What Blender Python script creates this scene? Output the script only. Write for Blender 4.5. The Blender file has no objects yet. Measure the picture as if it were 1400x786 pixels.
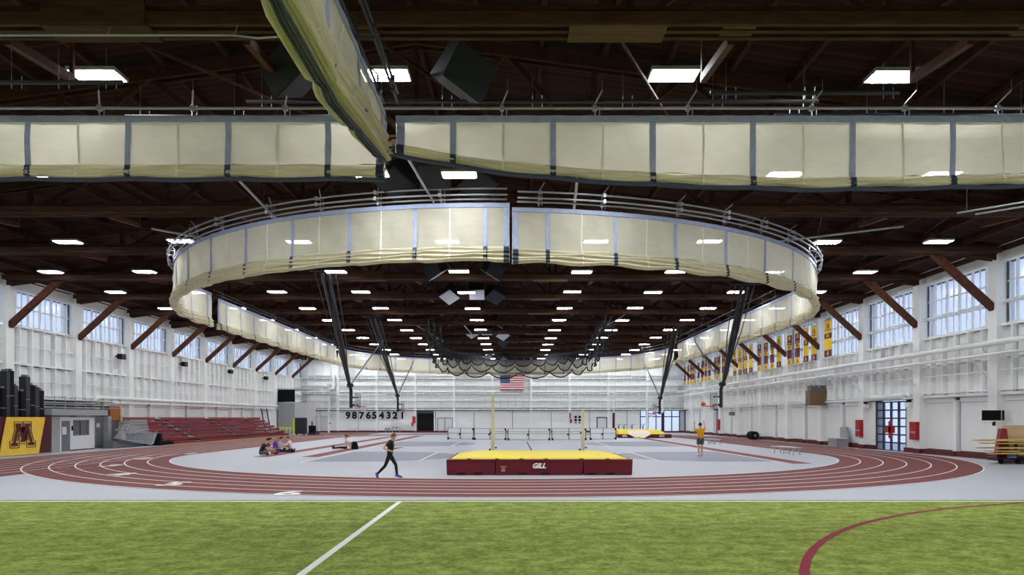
import bpy, bmesh, math, random
from math import pi, sin, cos, sqrt, atan2, radians
from mathutils import Vector, Matrix, Euler
random.seed(7)
C = bpy.context.scene.collection
scene = bpy.context.scene

# ------------------------------------------------------------------ camera
cam_d = bpy.data.cameras.new('camera'); cam = bpy.data.objects.new('camera', cam_d); C.objects.link(cam)
cam.location = (0, 0, 2.2); cam.rotation_euler = (pi/2, 0, 0)
cam_d.sensor_width = 36; cam_d.lens = 990/1400*36
cam_d.shift_x = -2/1400; cam_d.shift_y = 178/1400
cam_d.clip_start = .1; cam_d.clip_end = 400
scene.camera = cam
# ------------------------------------------------------------------ world / exposure
w = bpy.data.worlds.new('sky'); scene.world = w; w.use_nodes = True
bg = w.node_tree.nodes['Background']; bg.inputs[0].default_value = (.66, .76, 1, 1); bg.inputs[1].default_value = .85
scene.view_settings.view_transform = 'Standard'; scene.view_settings.look = 'None'
scene.view_settings.gamma = 1; scene.view_settings.use_curve_mapping = False
scene.view_settings.exposure = 0.62
LAMP = 46.0
scene.cycles.max_bounces = 6; scene.cycles.diffuse_bounces = 4; scene.cycles.transparent_max_bounces = 12

# ------------------------------------------------------------------ materials
def lin(c):
    f = lambda v: v/12.92 if v <= .04045 else ((v+.055)/1.055)**2.4
    return tuple(f(x/255) for x in c) + (1,)
MATS = {}
def mat(name, col, rough=.6, metal=0, noise=0, scale=4, stretch=(1,1,1), bump=0, spec=.4, kind=None, col2=None):
    if name in MATS: return MATS[name]
    m = bpy.data.materials.new(name); m.use_nodes = True; MATS[name] = m
    nt = m.node_tree; n = nt.nodes; l = nt.links; b = n['Principled BSDF']
    base = lin(col)
    b.inputs['Base Color'].default_value = base
    b.inputs['Roughness'].default_value = rough; b.inputs['Metallic'].default_value = metal
    b.inputs['Specular IOR Level'].default_value = spec
    if noise or bump:
        tc = n.new('ShaderNodeTexCoord'); mp = n.new('ShaderNodeMapping'); nz = n.new('ShaderNodeTexNoise')
        g = n.new('ShaderNodeNewGeometry')
        mp.inputs['Scale'].default_value = stretch
        l.new(g.outputs['Position'], mp.inputs[0]); l.new(mp.outputs[0], nz.inputs['Vector'])
        nz.inputs['Scale'].default_value = scale; nz.inputs['Detail'].default_value = 4
        if noise:
            mx = n.new('ShaderNodeMix'); mx.data_type = 'RGBA'
            c2 = lin(col2) if col2 else tuple(x*(1-noise) for x in base[:3]) + (1,)
            c1 = base if col2 else tuple(min(1, x*(1+noise)) for x in base[:3]) + (1,)
            mx.inputs[6].default_value = c1; mx.inputs[7].default_value = c2
            rp = n.new('ShaderNodeMapRange'); rp.inputs[1].default_value = .3; rp.inputs[2].default_value = .7
            l.new(nz.outputs[0], rp.inputs[0]); l.new(rp.outputs[0], mx.inputs[0]); l.new(mx.outputs[2], b.inputs['Base Color'])
        if bump:
            bp = n.new('ShaderNodeBump'); bp.inputs['Strength'].default_value = bump; bp.inputs['Distance'].default_value = .02
            l.new(nz.outputs[0], bp.inputs['Height']); l.new(bp.outputs[0], b.inputs['Normal'])
    return m
white = mat('white_paint', (245,248,247), .55, noise=.03, scale=.8)
wpanel = mat('white_panel', (239,242,243), .5, noise=.03, scale=1.5)
wgrey = mat('wall_grey_white', (205,205,208), .6, noise=.05, scale=1)
gapm = mat('wall_gap_shade', (84,84,90), .8)  # backing coloured dark so gaps between the white panels read as shaded lines
siding = mat('siding_white', (241,244,244), .55, noise=.02, scale=1)
wood = mat('timber_brown', (74,49,35), .7, noise=.4, scale=3, stretch=(.4,3,3), spec=.2)
wood_y = mat('timber_honey', (98,74,46), .65, noise=.25, scale=3, stretch=(.4,3,3), spec=.2)
wood_k = mat('timber_brace', (84,48,32), .6, noise=.35, scale=5, spec=.2)
wood_d = mat('timber_dark', (68,44,34), .8, noise=.3, scale=3, spec=.1)
grey_floor = mat('court_grey', (184,186,196), .45, noise=.03, scale=.35, spec=.25)
dark_court = mat('court_dark_grey', (134,137,157), .45, noise=.03, scale=.4, spec=.25)
redtrack = mat('track_maroon', (118,62,60), .7, noise=.06, scale=.6, spec=.2)
redlane = mat('runway_maroon', (140,72,74), .7, noise=.05, scale=.6, spec=.2)
paint = mat('line_white', (240,238,236), .6)
paint_soft = mat('line_worn', (200,170,168), .6)
line_red = mat('line_red', (135,20,48), .8, noise=.15, scale=30)
black = mat('black_metal', (26,26,30), .45, spec=.5)
blackm = mat('black_matte', (22,22,25), .9, spec=.2)
steel = mat('galvanised', (176,178,184), .4, metal=.6)
pipe_dk = mat('dark_pipe', (58,60,68), .5, metal=.3)
greym = mat('grey_metal', (160,162,166), .5, noise=.04)
midgrey = mat('mid_grey', (110,112,118), .6)
maroon = mat('maroon_vinyl', (100,22,36), .5, noise=.12, scale=1.2, spec=.3, bump=.6)
maroon_b = mat('bench_maroon', (136,40,52), .5, spec=.4)
maroon_d = mat('maroon_dark', (84,26,38), .7)
basered = mat('baseboard_maroon', (96,34,34), .7)
yellow = mat('yellow_vinyl', (246,222,62), .55, noise=.04)
gold = mat('gold_cloth', (246,206,76), .8, noise=.07, scale=2)
khaki = None
blue_web = mat('blue_webbing', (170,180,214), .8, noise=.1, scale=6)
blue_dk = mat('blue_webbing_dark', (66,74,100), .8)
seamw = mat('seam_white', (252,250,240), .8)
redbox = mat('signal_red', (180,12,26), .45)
rimred = mat('rim_orange', (205,38,28), .5)
board_y = mat('plank_yellow', (214,182,104), .6, noise=.12, scale=2, stretch=(1,.3,4))
ply = mat('plywood', (214,186,146), .6, noise=.08, scale=3)
speaker_l = mat('speaker_grille', (205,208,218), .6)
speaker_d = mat('speaker_cabinet', (44,46,54), .7)
skin_m = mat('skin', (222,172,140), .55, spec=.3)
doorw = mat('door_white', (222,222,224), .5)
olive = mat('heater_brown', (118,96,70), .6)
navy = mat('frame_navy', (34,46,66), .5)
safety = mat('safety_yellow', (220,226,60), .5)

def special():
    # curtain mesh cloth: thin weave, lets a little light through
    def cloth(name, col, tr):
        m = bpy.data.materials.new(name); m.use_nodes = True; nt = m.node_tree; n = nt.nodes; l = nt.links
        b = n['Principled BSDF']; b.inputs['Roughness'].default_value = .9; b.inputs['Specular IOR Level'].default_value = .1
        g = n.new('ShaderNodeNewGeometry'); nz = n.new('ShaderNodeTexNoise'); nz.inputs['Scale'].default_value = 2.2
        mp = n.new('ShaderNodeMapping'); mp.inputs['Scale'].default_value = (1,1,3); l.new(g.outputs[0], mp.inputs[0]); l.new(mp.outputs[0], nz.inputs[0])
        mx = n.new('ShaderNodeMix'); mx.data_type = 'RGBA'; mx.inputs[6].default_value = lin(col); mx.inputs[7].default_value = lin(tuple(x*.93 for x in col))
        l.new(nz.outputs[0], mx.inputs[0]); l.new(mx.outputs[2], b.inputs[0])
        bp = n.new('ShaderNodeBump'); bp.inputs['Strength'].default_value = .35; bp.inputs['Distance'].default_value = .08
        nz2 = n.new('ShaderNodeTexNoise'); nz2.inputs['Scale'].default_value = 1.3; l.new(mp.outputs[0], nz2.inputs[0]); l.new(nz2.outputs[0], bp.inputs['Height']); l.new(bp.outputs[0], b.inputs['Normal'])
        tl = n.new('ShaderNodeBsdfTranslucent'); l.new(mx.outputs[2], tl.inputs[0])
        m1 = n.new('ShaderNodeMixShader'); m1.inputs[0].default_value = .45; l.new(b.outputs[0], m1.inputs[1]); l.new(tl.outputs[0], m1.inputs[2])
        tp = n.new('ShaderNodeBsdfTransparent'); m2 = n.new('ShaderNodeMixShader'); m2.inputs[0].default_value = tr
        l.new(m1.outputs[0], m2.inputs[1]); l.new(tp.outputs[0], m2.inputs[2]); l.new(m2.outputs[0], n['Material Output'].inputs[0])
        MATS[name] = m
    cloth('curtain_khaki', (238,233,214), .05); cloth('curtain_fold', (242,236,210), 0)
    m = bpy.data.materials.new('led_diffuser'); m.use_nodes = True; b = m.node_tree.nodes['Principled BSDF']
    b.inputs['Emission Color'].default_value = (.955,.985,1,1); b.inputs['Emission Strength'].default_value = LAMP; MATS['led'] = m
    # window pane: frosted fibreglass
    for nm, fr in (('pane_frosted', .35), ('pane_clear', .12)):
        m = bpy.data.materials.new(nm); m.use_nodes = True; n = m.node_tree.nodes; l = m.node_tree.links
        tp = n.new('ShaderNodeBsdfTransparent'); tp.inputs[0].default_value = (.93,.95,.97,1)
        tl = n.new('ShaderNodeBsdfTranslucent'); tl.inputs[0].default_value = (.85,.88,.92,1)
        gl = n.new('ShaderNodeBsdfGlossy'); gl.inputs['Roughness'].default_value = .15
        a = n.new('ShaderNodeMixShader'); a.inputs[0].default_value = fr; l.new(tp.outputs[0], a.inputs[1]); l.new(tl.outputs[0], a.inputs[2])
        c = n.new('ShaderNodeMixShader'); c.inputs[0].default_value = .06; l.new(a.outputs[0], c.inputs[1]); l.new(gl.outputs[0], c.inputs[2])
        l.new(c.outputs[0], n['Material Output'].inputs[0]); MATS[nm] = m
    # roof deck: dark stained boards running down the slope
    m = bpy.data.materials.new('roof_boards'); m.use_nodes = True; n = m.node_tree.nodes; l = m.node_tree.links; b = n['Principled BSDF']
    b.inputs['Roughness'].default_value = .85; b.inputs['Specular IOR Level'].default_value = .1
    g = n.new('ShaderNodeNewGeometry'); sp = n.new('ShaderNodeSeparateXYZ'); l.new(g.outputs[0], sp.inputs[0])
    mu = n.new('ShaderNodeMath'); mu.operation = 'MULTIPLY'; mu.inputs[1].default_value = 1/.19; l.new(sp.outputs[1], mu.inputs[0])
    fl = n.new('ShaderNodeMath'); fl.operation = 'FLOOR'; l.new(mu.outputs[0], fl.inputs[0])
    fr = n.new('ShaderNodeMath'); fr.operation = 'FRACT'; l.new(mu.outputs[0], fr.inputs[0])
    wn = n.new('ShaderNodeTexWhiteNoise'); wn.noise_dimensions = '1D'; l.new(fl.outputs[0], wn.inputs['W'])
    cr = n.new('ShaderNodeValToRGB'); cr.color_ramp.elements[0].color = lin((40,28,24)); cr.color_ramp.elements[1].color = lin((70,44,34)); l.new(wn.outputs['Value'], cr.inputs[0])
    gt = n.new('ShaderNodeMath'); gt.operation = 'GREATER_THAN'; gt.inputs[1].default_value = .9; l.new(fr.outputs[0], gt.inputs[0])
    mx = n.new('ShaderNodeMix'); mx.data_type = 'RGBA'; mx.inputs[7].default_value = (.01,.008,.006,1); l.new(gt.outputs[0], mx.inputs[0]); l.new(cr.outputs[0], mx.inputs[6]); l.new(mx.outputs[2], b.inputs[0])
    MATS['roof'] = m
    # artificial turf
    m = bpy.data.materials.new('turf'); m.use_nodes = True; n = m.node_tree.nodes; l = m.node_tree.links; b = n['Principled BSDF']
    b.inputs['Roughness'].default_value = .85; b.inputs['Specular IOR Level'].default_value = .15
    g = n.new('ShaderNodeNewGeometry')
    def nz(scale, st, det=4):
        mp = n.new('ShaderNodeMapping'); mp.inputs['Scale'].default_value = st; t = n.new('ShaderNodeTexNoise'); t.inputs['Scale'].default_value = scale; t.inputs['Detail'].default_value = det
        l.new(g.outputs[0], mp.inputs[0]); l.new(mp.outputs[0], t.inputs[0]); return t
    a1 = nz(3.0, (.8,1,1)); a2 = nz(15, (1,.8,1)); a3 = nz(70, (1,.6,1), 2)
    s1 = n.new('ShaderNodeMath'); s1.operation = 'ADD'; l.new(a1.outputs[0], s1.inputs[0]); l.new(a2.outputs[0], s1.inputs[1])
    s2 = n.new('ShaderNodeMath'); s2.operation = 'ADD'; l.new(s1.outputs[0], s2.inputs[0]); l.new(a3.outputs[0], s2.inputs[1])
    cr = n.new('ShaderNodeValToRGB'); e = cr.color_ramp.elements; e[0].position = .40; e[0].color = lin((102,118,34)); e[1].position = .60; e[1].color = lin((172,188,98))
    md = e.new(.5); md.color = lin((138,152,66))
    dv = n.new('ShaderNodeMath'); dv.operation = 'DIVIDE'; dv.inputs[1].default_value = 3; l.new(s2.outputs[0], dv.inputs[0]); l.new(dv.outputs[0], cr.inputs[0]); l.new(cr.outputs[0], b.inputs[0])
    bp = n.new('ShaderNodeBump'); bp.inputs['Strength'].default_value = 1; bp.inputs['Distance'].default_value = .02; l.new(s2.outputs[0], bp.inputs['Height']); l.new(bp.outputs[0], b.inputs['Normal'])
    MATS['turf'] = m
    # throwing-cage net
    m = bpy.data.materials.new('black_net'); m.use_nodes = True; n = m.node_tree.nodes; l = m.node_tree.links; b = n['Principled BSDF']
    b.inputs[0].default_value = lin((34,34,38)); b.inputs['Roughness'].default_value = .9
    tp = n.new('ShaderNodeBsdfTransparent'); a = n.new('ShaderNodeMixShader'); a.inputs[0].default_value = .62
    l.new(b.outputs[0], a.inputs[1]); l.new(tp.outputs[0], a.inputs[2]); l.new(a.outputs[0], n['Material Output'].inputs[0]); MATS['net'] = m
special()

# ------------------------------------------------------------------ mesh helpers
class MB:
    def __init__(s): s.v = []; s.f = []
    def box(s, x0, x1, y0, y1, z0, z1):
        i = len(s.v)
        s.v += [(x, y, z) for z in (z0, z1) for y in (y0, y1) for x in (x0, x1)]
        s.f += [tuple(i+k for k in q) for q in ((0,2,3,1),(4,5,7,6),(0,1,5,4),(2,6,7,3),(0,4,6,2),(1,3,7,5))]
        return s
    def cbox(s, c, size): return s.box(c[0]-size[0]/2, c[0]+size[0]/2, c[1]-size[1]/2, c[1]+size[1]/2, c[2]-size[2]/2, c[2]+size[2]/2)
    def beam(s, a, b, w, h, up=(0,0,1)):
        a = Vector(a); b = Vector(b); d = (b-a).normalized(); u = Vector(up)
        if abs(d.dot(u)) > .98: u = Vector((0,1,0))
        r = d.cross(u).normalized(); u = r.cross(d).normalized(); i = len(s.v)
        for p in (a, b):
            for q in ((-1,-1),(1,-1),(1,1),(-1,1)): s.v.append(tuple(p + r*q[0]*w/2 + u*q[1]*h/2))
        s.f += [tuple(i+k for k in q) for q in ((3,2,1,0),(4,5,6,7),(0,1,5,4),(1,2,6,5),(2,3,7,6),(3,0,4,7))]
        return s
    def tube(s, pts, r, n=6, closed=False):
        pts = [Vector(p) for p in pts]; m = len(pts); base = len(s.v); pu = None
        for k, p in enumerate(pts):
            if closed: t = pts[(k+1) % m]-pts[k-1]
            else: t = pts[min(k+1, m-1)]-pts[max(k-1, 0)]
            t.normalize()
            u = Vector((0,0,1)) if pu is None else pu
            if abs(t.dot(u)) > .95: u = Vector((1,0,0)) if abs(t.x) < .9 else Vector((0,1,0))
            a = t.cross(u).normalized(); u = a.cross(t).normalized(); pu = u if pu is not None or True else None
            rr = r[k] if isinstance(r, (list, tuple)) else r
            for j in range(n):
                an = 2*pi*j/n; s.v.append(tuple(p + a*cos(an)*rr + u*sin(an)*rr))
        for k in range(m if closed else m-1):
            k2 = (k+1) % m
            for j in range(n):
                j2 = (j+1) % n; s.f.append((base+k*n+j, base+k*n+j2, base+k2*n+j2, base+k2*n+j))
        if not closed:
            s.f.append(tuple(base+j for j in reversed(range(n)))); s.f.append(tuple(base+(m-1)*n+j for j in range(n)))
        return s
    def poly(s, pts, z0, z1):       # extruded polygon in XY
        i = len(s.v); n = len(pts)
        s.v += [(p[0], p[1], z0) for p in pts] + [(p[0], p[1], z1) for p in pts]
        s.f.append(tuple(reversed(range(i, i+n)))); s.f.append(tuple(range(i+n, i+2*n)))
        for k in range(n): k2 = (k+1) % n; s.f.append((i+k, i+k2, i+n+k2, i+n+k))
        return s
    def grid(s, rows, close_u=False, close_v=False):
        i = len(s.v); nr = len(rows); nc = len(rows[0])
        for r in rows: s.v += [tuple(p) for p in r]
        for a in range(nr if close_u else nr-1):
            for b in range(nc if close_v else nc-1):
                a2 = (a+1) % nr; b2 = (b+1) % nc
                s.f.append((i+a*nc+b, i+a*nc+b2, i+a2*nc+b2, i+a2*nc+b))
        return s
    def xf(s, M): s.v = [tuple(M @ Vector(p)) for p in s.v]; return s
    def mesh(s, name, m, smooth=False):
        me = bpy.data.meshes.new(name); me.from_pydata(s.v, [], s.f); me.materials.append(m)
        if smooth: me.polygons.foreach_set('use_smooth', [True]*len(me.polygons))
        me.update(); return me
    def build(s, name, m, parent=None, smooth=False, keep=False):
        xs = [p[0] for p in s.v]; ys = [p[1] for p in s.v]; zs = [p[2] for p in s.v]
        o = Vector(((min(xs)+max(xs))/2, (min(ys)+max(ys))/2, min(zs))) if not keep else Vector((0,0,0))
        s.v = [(p[0]-o.x, p[1]-o.y, p[2]-o.z) for p in s.v]
        return put(name, s.mesh(name, m, smooth), o, parent)
def wpos(o):
    return (o.get('_w') or (0,0,0))
def put(name, me, loc=(0,0,0), parent=None, rot=None, scale=None):
    ob = bpy.data.objects.new(name, me); C.objects.link(ob)
    loc = Vector(loc); W[ob.name] = loc
    if parent is not None:
        ob.parent = parent; ob.location = loc - W[parent.name]
    else: ob.location = loc
    if rot: ob.rotation_euler = rot
    if scale: ob.scale = scale
    return ob
W = {}
def tag(o, label=None, cat=None, group=None, kind=None):
    if label: o['label'] = label
    if cat: o['category'] = cat
    if group: o['group'] = group
    if kind: o['kind'] = kind
    return o
def thing(name, label, cat, loc=(0,0,0), group=None):
    o = put(name, None, loc); return tag(o, label, cat, group)
def struct(name, loc=(0,0,0)):
    o = put(name, None, loc); o['kind'] = 'structure'; return o
def dup(root, loc, label=None, group=None, rz=None):
    def cp(o, par):
        c = o.copy(); C.objects.link(c)
        if par is not None: c.parent = par
        for ch in KIDS.get(o.name, ()): cp(ch, c)
        return c
    r = cp(root, None); r.location = loc; W[r.name] = Vector(loc)
    if rz is not None: r.rotation_euler = (0,0,rz)
    if label: r['label'] = label
    if group: r['group'] = group
    return r
KIDS = {}
def scan(root):
    bpy.context.view_layer.update()
    def rec(o):
        KIDS[o.name] = list(o.children)
        for c in o.children: rec(c)
    rec(root)
ORD = ['first','second','third','fourth','fifth','sixth','seventh','eighth','ninth','tenth','eleventh','twelfth','thirteenth','fourteenth','fifteenth','sixteenth','seventeenth','eighteenth','nineteenth','twentieth','twenty-first','twenty-second','twenty-third','twenty-fourth','twenty-fifth','twenty-sixth','twenty-seventh','twenty-eighth']
_txt = {}
def text_mesh(s, size, shear=0, ext=.01, bold=0):
    cu = bpy.data.curves.new('glyph', 'FONT'); cu.body = s; cu.size = size; cu.shear = shear; cu.extrude = ext; cu.offset = bold
    cu.align_x = 'CENTER'; cu.align_y = 'CENTER'; cu.resolution_u = 3
    o = bpy.data.objects.new('glyph', cu); C.objects.link(o); bpy.context.view_layer.update()
    me = bpy.data.meshes.new_from_object(o.evaluated_get(bpy.context.evaluated_depsgraph_get()))
    bpy.data.objects.remove(o); bpy.data.curves.remove(cu); me.materials.clear(); return me

XR, XL, YB = 25.3, -31.5, 107.3
FR = [16.2+7.1*k for k in range(13)]     # roof truss / column frames
XC = -3.1
def roofz(x): return 14.75-.135*abs(x-XC)

# ================================================================== SHELL
# floor slab and floor surfaces
fl = struct('floor', (0,0,0))
MB().box(-40, 34, -14, 112, -.3, 0).build('floor_slab', grey_floor, fl)
TX, Y1, Y2, RI, RO = -.47, 44.6, 78.0, 18.7, 24.7
def stadium(r, n=72):
    p = []
    for k in range(n+1): a = pi+pi*k/n; p.append((TX+r*cos(a), Y1+r*sin(a)))
    for k in range(n+1): a = pi*k/n; p.append((TX+r*cos(a), Y2+r*sin(a)))
    return p
def ring(r0, r1, z0, z1, name, m, parent):
    a = stadium(r0); b = stadium(r1); mb = MB(); n = len(a)
    mb.grid([[(p[0], p[1], z0), (p[0], p[1], z1), (q[0], q[1], z1), (q[0], q[1], z0)] for p, q in zip(a, b)], close_u=True, close_v=True)
    return mb.build(name, m, parent)
tr = thing('running_track', 'maroon indoor running track with white lane lines looping around the grey infield', 'track', (TX, 60, 0))
ring(RI, RO, 0, .012, 'track_surface', redtrack, tr)
MB().box(-27.2, TX-RI-.001, 26, 104.5, 0, .0105).build('sprint_straight_surface', redtrack, tr)
for i in range(7): ring(RI+i*1.0-.03, RI+i*1.0+.03, .012, .016, 'lane_line', paint, tr)
for i in range(1, 9):
    x = TX-RI-i*1.0
    MB().box(x-.025, x+.025, 26, 104.5, .0105, .0145).build('straight_lane_line', paint, tr)
random.seed(3)
for i in range(46):                                   # short dashes across the lanes of the left bend
    y = random.choice((29.5, 31.3, 33.2, 35.4, 37.9, 40.2, 42.6)); x = -27+1.0*random.randint(0, 8)+random.uniform(.2,.4)
    if (x-TX)**2+(min(y, Y1)-Y1)**2 < 19.4**2 or (x-TX)**2+(y-Y1)**2 > 24.2**2: continue
    MB().box(x, x+.5, y-.035, y+.035, .0125, .0165).build('lane_dash', paint_soft, tr)
for d, (x, y) in zip('123456', ((-19.7,44.2),(-19.85,38.8),(-18.4,33.1),(-15.2,28.0),(-11.25,23.95),(-6.5,20.95))):
    me = text_mesh(d, 1.3, 0, .002, .03); me.materials.append(paint)
    o = put('lane_number', me, (x, y, .0165), tr, rot=(0,0,0)); o.scale = (1.25, 1.4, 1)
    sh = MB(); sh.poly([(x+.75*cos(a), y+.95*sin(a)) for a in [2*pi*k/20 for k in range(20)]], .0125, .0135); 
# infield runways and court paint
def strip(name, label, x0, x1, y0, y1, m, cat='runway', z=.008):
    o = MB().box(x0, x1, y0, y1, 0, z).build(name, m); return tag(o, label, cat)
strip('runway_strip', 'maroon jump runway strip painted on the infield beside the left track straight', -14.6, -13.7, 40.6, 88, redlane)
strip('runway_strip', 'maroon jump runway strip on the infield, inner one of the left pair', -11.85, -10.95, 40.6, 88, redlane)
strip('runway_strip', 'maroon runway strip on the right infield leading to the far vault mat', 13.4, 14.3, 34.7, 78.5, redlane)
ct = thing('court_marking', 'basketball court painted grey on grey across the infield with white lines', 'court marking', (1.2, 52, 0))
def lobe(cx, y0, y1, reach, s, name):
    cy = (y0+y1)/2; hy = (y1-y0)/2; p = [(cx, y0)]
    for k in range(17):
        a = -pi/2+pi*k/16; p.append((cx+s*(reach-hy*.9+hy*.9*cos(a)), cy+hy*sin(a)))
    p.append((cx, y1))
    if s < 0: p.reverse()
    MB().poly(p, 0, .005).build(name, dark_court, ct)
for y0, y1 in ((36.4, 46.8), (55.5, 66.5)):
    lobe(-10.4, y0, y1, 7.2, 1, 'three_point_area'); lobe(13.1, y0, y1, 7.2, -1, 'three_point_area')
    for x in (-4.8, 7.4): MB().box(x-.05, x+.05, y0+.4, y1-.4, .005, .009).build('court_line', paint, ct)
for x in (-10.45, 13.2): MB().box(x-.05, x+.05, 35.5, 82, .005, .009).build('sideline', paint, ct)
MB().box(1.18, 1.26, 46.8, 66, .001, .005).build('centre_line', blackm, ct)
# turf
tf = thing('artificial_turf', 'bright green artificial turf field in the foreground with white and red lines', 'turf', (0, 4, 0))
o = MB().box(-30.9, 24.7, -13.9, 19.1, 0, .03).build('turf_carpet', MATS['turf'], tf); o['kind'] = 'stuff'
MB().box(-31.3, 24.7, 18.72, 18.83, .03, .034).build('end_line', paint, tf)
MB().box(-3.0, -2.88, 2, 18.72, .03, .034).build('field_line', paint, tf)
cx, cy, R = 17.31, 4.82, 14.27; rows = []
for k in range(97):
    a = 2*pi*k/96
    if cy+R*sin(a) > 19.05: pass
    rows.append([(cx+(R+d)*cos(a), cy+(R+d)*sin(a), z) for d, z in ((-.07,.03),(-.07,.034),(.07,.034),(.07,.03))])
rows = [r for r in rows if r[0][0] < 24.5 and r[0][1] > -13]
st = min(range(len(rows)), key=lambda i: 0)
seg1 = [r for r in rows]
mb = MB()
for a, b in zip(seg1, seg1[1:]):
    if (Vector(a[0])-Vector(b[0])).length < 2: mb.grid([a, b])
mb.build('red_arc_line', line_red, tf)

# side walls ----------------------------------------------------------------
FRW = [2.0+7.1*k for k in range(15)]
def side_wall(s, X0, name, sill, y_first):
    wl = struct(name, (X0+s*.3, 50, 0)); inn = X0
    mb = MB(); bx = lambda y0, y1, z0, z1: mb.box(*sorted((X0, X0+s*.35)), y0, y1, z0, z1)
    if s > 0:
        bx(-14, 46.45, 0, 3.35); bx(50.3, YB, 0, 3.35); bx(-14, YB, 3.35, sill)
    else: bx(-14, YB, 0, sill)
    bx(-14, YB, 10.2, 11.6); bx(-14, FR[0]-7.1, sill, 10.2)
    for k in range(-1, 13):
        y = FR[k] if k >= 0 else FR[0]-7.1
        bx(y-.45, y+.45, sill, 10.2)
    bx(FR[-1]+5.4, YB, sill, 10.2)
    mb.build('wall_backing', gapm, wl)
    col = None; fx = X0-s*.5
    colm = MB().box(-.25, .25, -.36, .36, 0, 10.95).mesh('column', white)
    stm = MB().box(-.16, .16, -.065, .065, 3.4, sill-.1).mesh('stud', white); stu = MB().box(-.06, .06, -.05, .05, sill, 10.2).mesh('window_stud', white)
    midm = MB().box(-.13, .13, -.16, .16, 0, 3.2).mesh('post', white)
    lo = [3.52, 4.62, sill-.12] if s > 0 else [3.52, 5.55, sill-.12]
    if s > 0: rows = [(3.52, 5.2), (5.32, sill-.14)]
    else: rows = [(3.52, 5.48), (5.68, sill-.14)]
    pm = [MB().box(-.03, .03, -.468, .468, 0, b-a).mesh('wall_panel', wpanel) for a, b in rows]
    lpm = MB().box(-.03, .03, -1.43, 1.43, 0, 2.72).mesh('lower_wall_panel', siding)
    lph = MB().box(-.05, .05, -1.46, 1.46, 0, .28).mesh('lower_wall_rail', wpanel)
    for y in FRW:
        if y > 15: put('column', colm, (X0-s*.25, y, 0), wl)
    ws = []
    zt = [8.1, 9.2, 10.15] if s < 0 else [7.1, 8.1, 9.2, 10.15]
    paneM = {}
    for i, y in enumerate(FRW):
        if y < y_first-.1: continue
        last = i == len(FRW)-1
        nst = 5 if not last else 4
        for j in range(1, nst+1):
            if y+1.183*j < YB-.1: put('stud', stm, (X0-s*.16, y+1.183*j, 0), wl); put('window_stud', stu, (X0-s*.0, y+1.183*j, 0), wl)
        for j in range(6):
            yc = y+1.183*(j+.5)
            if yc > YB-.6: continue
            if s > 0 and abs(yc-48.4) < 2.2 and False: continue
            for (a, b), m_ in zip(rows, pm): put('wall_panel', m_, (X0-s*(.035+random.uniform(0,.015)), yc, a), wl)
        skip = s > 0 and abs(y+3.55-48.2) < 3
        for j in (0, 1):
            yc = y+.36+1.55+j*3.42
            if yc > YB-1.5 or (s > 0 and abs(yc-48.3) < 3.3): continue
            put('lower_wall_panel', lpm, (X0-s*.035, yc, .34), wl); put('lower_wall_rail', lph, (X0-s*.05, yc, 3.08), wl)
        if y+3.55 < YB and not (s > 0 and abs(y+3.55-48.3) < 2.2): put('post', midm, (X0-s*.13, y+3.63, 0), wl)
    y0 = y_first-7.1
    for nm, z, h, d in (('ledge', 3.38, .14, .34), ('girt', 3.62 if s>0 else 3.62, .05, .28), ('sill_beam', sill-.1, .12, .3), ('header_beam', 10.2, .16, .3), ('top_plate', 10.95, .25, .5)):
        MB().box(*sorted((X0, X0-s*d)), y0, YB, z, z+h).build(nm, white, wl)
    if s > 0: MB().box(*sorted((X0-.05, X0-.3)), y0, YB, 8.1, 8.22).build('transom_beam', white, wl)
    for z in ((4.65, 5.22) if s > 0 else (4.55, 5.55, 6.75)):
        big = z in (5.55,)
        if big: MB().box(*sorted((X0, X0-s*.3)), y0, YB, z, z+.12).build('girt', white, wl)
        else: MB().tube([(X0-s*.27, y0, z), (X0-s*.27, YB, z)], .035).build('conduit', white, wl)
    MB().box(*sorted((X0, X0-s*.06)), y0, YB, 10.36, 10.95).build('upper_board', white, wl)
    # windows, one per bay
    pw = .5
    thin = MB().box(-.03, .03, -.02, .02, 0, zt[-1]-zt[0]+.05).mesh('mullion', white)
    for i, y in enumerate(FRW):
        if y < y_first-.1 or y > YB-2: continue
        wn = struct('window_%d' % (len(WIN)+1), (X0+s*.05, y+3.55, sill)); WIN.append(wn)
        for j in range(6):
            for h in (0, 1):
                yc = y+1.183*j+.06+.27+h*.53
                if yc > YB-.4 or abs(yc-y) < .62 or abs(yc-y-7.1) < .62: continue
                if h == 0: put('mullion', thin, (X0+s*.02, y+1.183*(j+.5), zt[0]-.02), wn)
                for a, b in zip(zt, zt[1:]):
                    key = round(b-a, 2)
                    if key not in paneM: paneM[key] = MB().box(-.012, .012, -pw/2, pw/2, .03, b-a-.03).mesh('pane', MATS['pane_frosted'])
                    put('pane', paneM[key], (X0+s*.06, yc, a), wn)
        for z in zt[1:-1]:
            MB().box(*sorted((X0-s*.02, X0+s*.09)), y+.45, min(y+6.65, YB-.1), z-.035, z+.035).build('transom', white, wn)
        MB().box(*sorted((X0, X0+s*.12)), y+.45, min(y+6.65, YB-.1), zt[0]-.06, zt[0]+.02).build('window_sill', white, wn)
    return wl
WIN = []
wr = side_wall(1, XR, 'wall_right', 7.0, 30.4)
wl = side_wall(-1, XL, 'wall_left', 8.0, 37.5)
o = MB().box(XR-.3, XR-.1, 20, 46.4, 0, .3); o.box(XR-.3, XR-.1, 50.3, YB, 0, .3)

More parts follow.
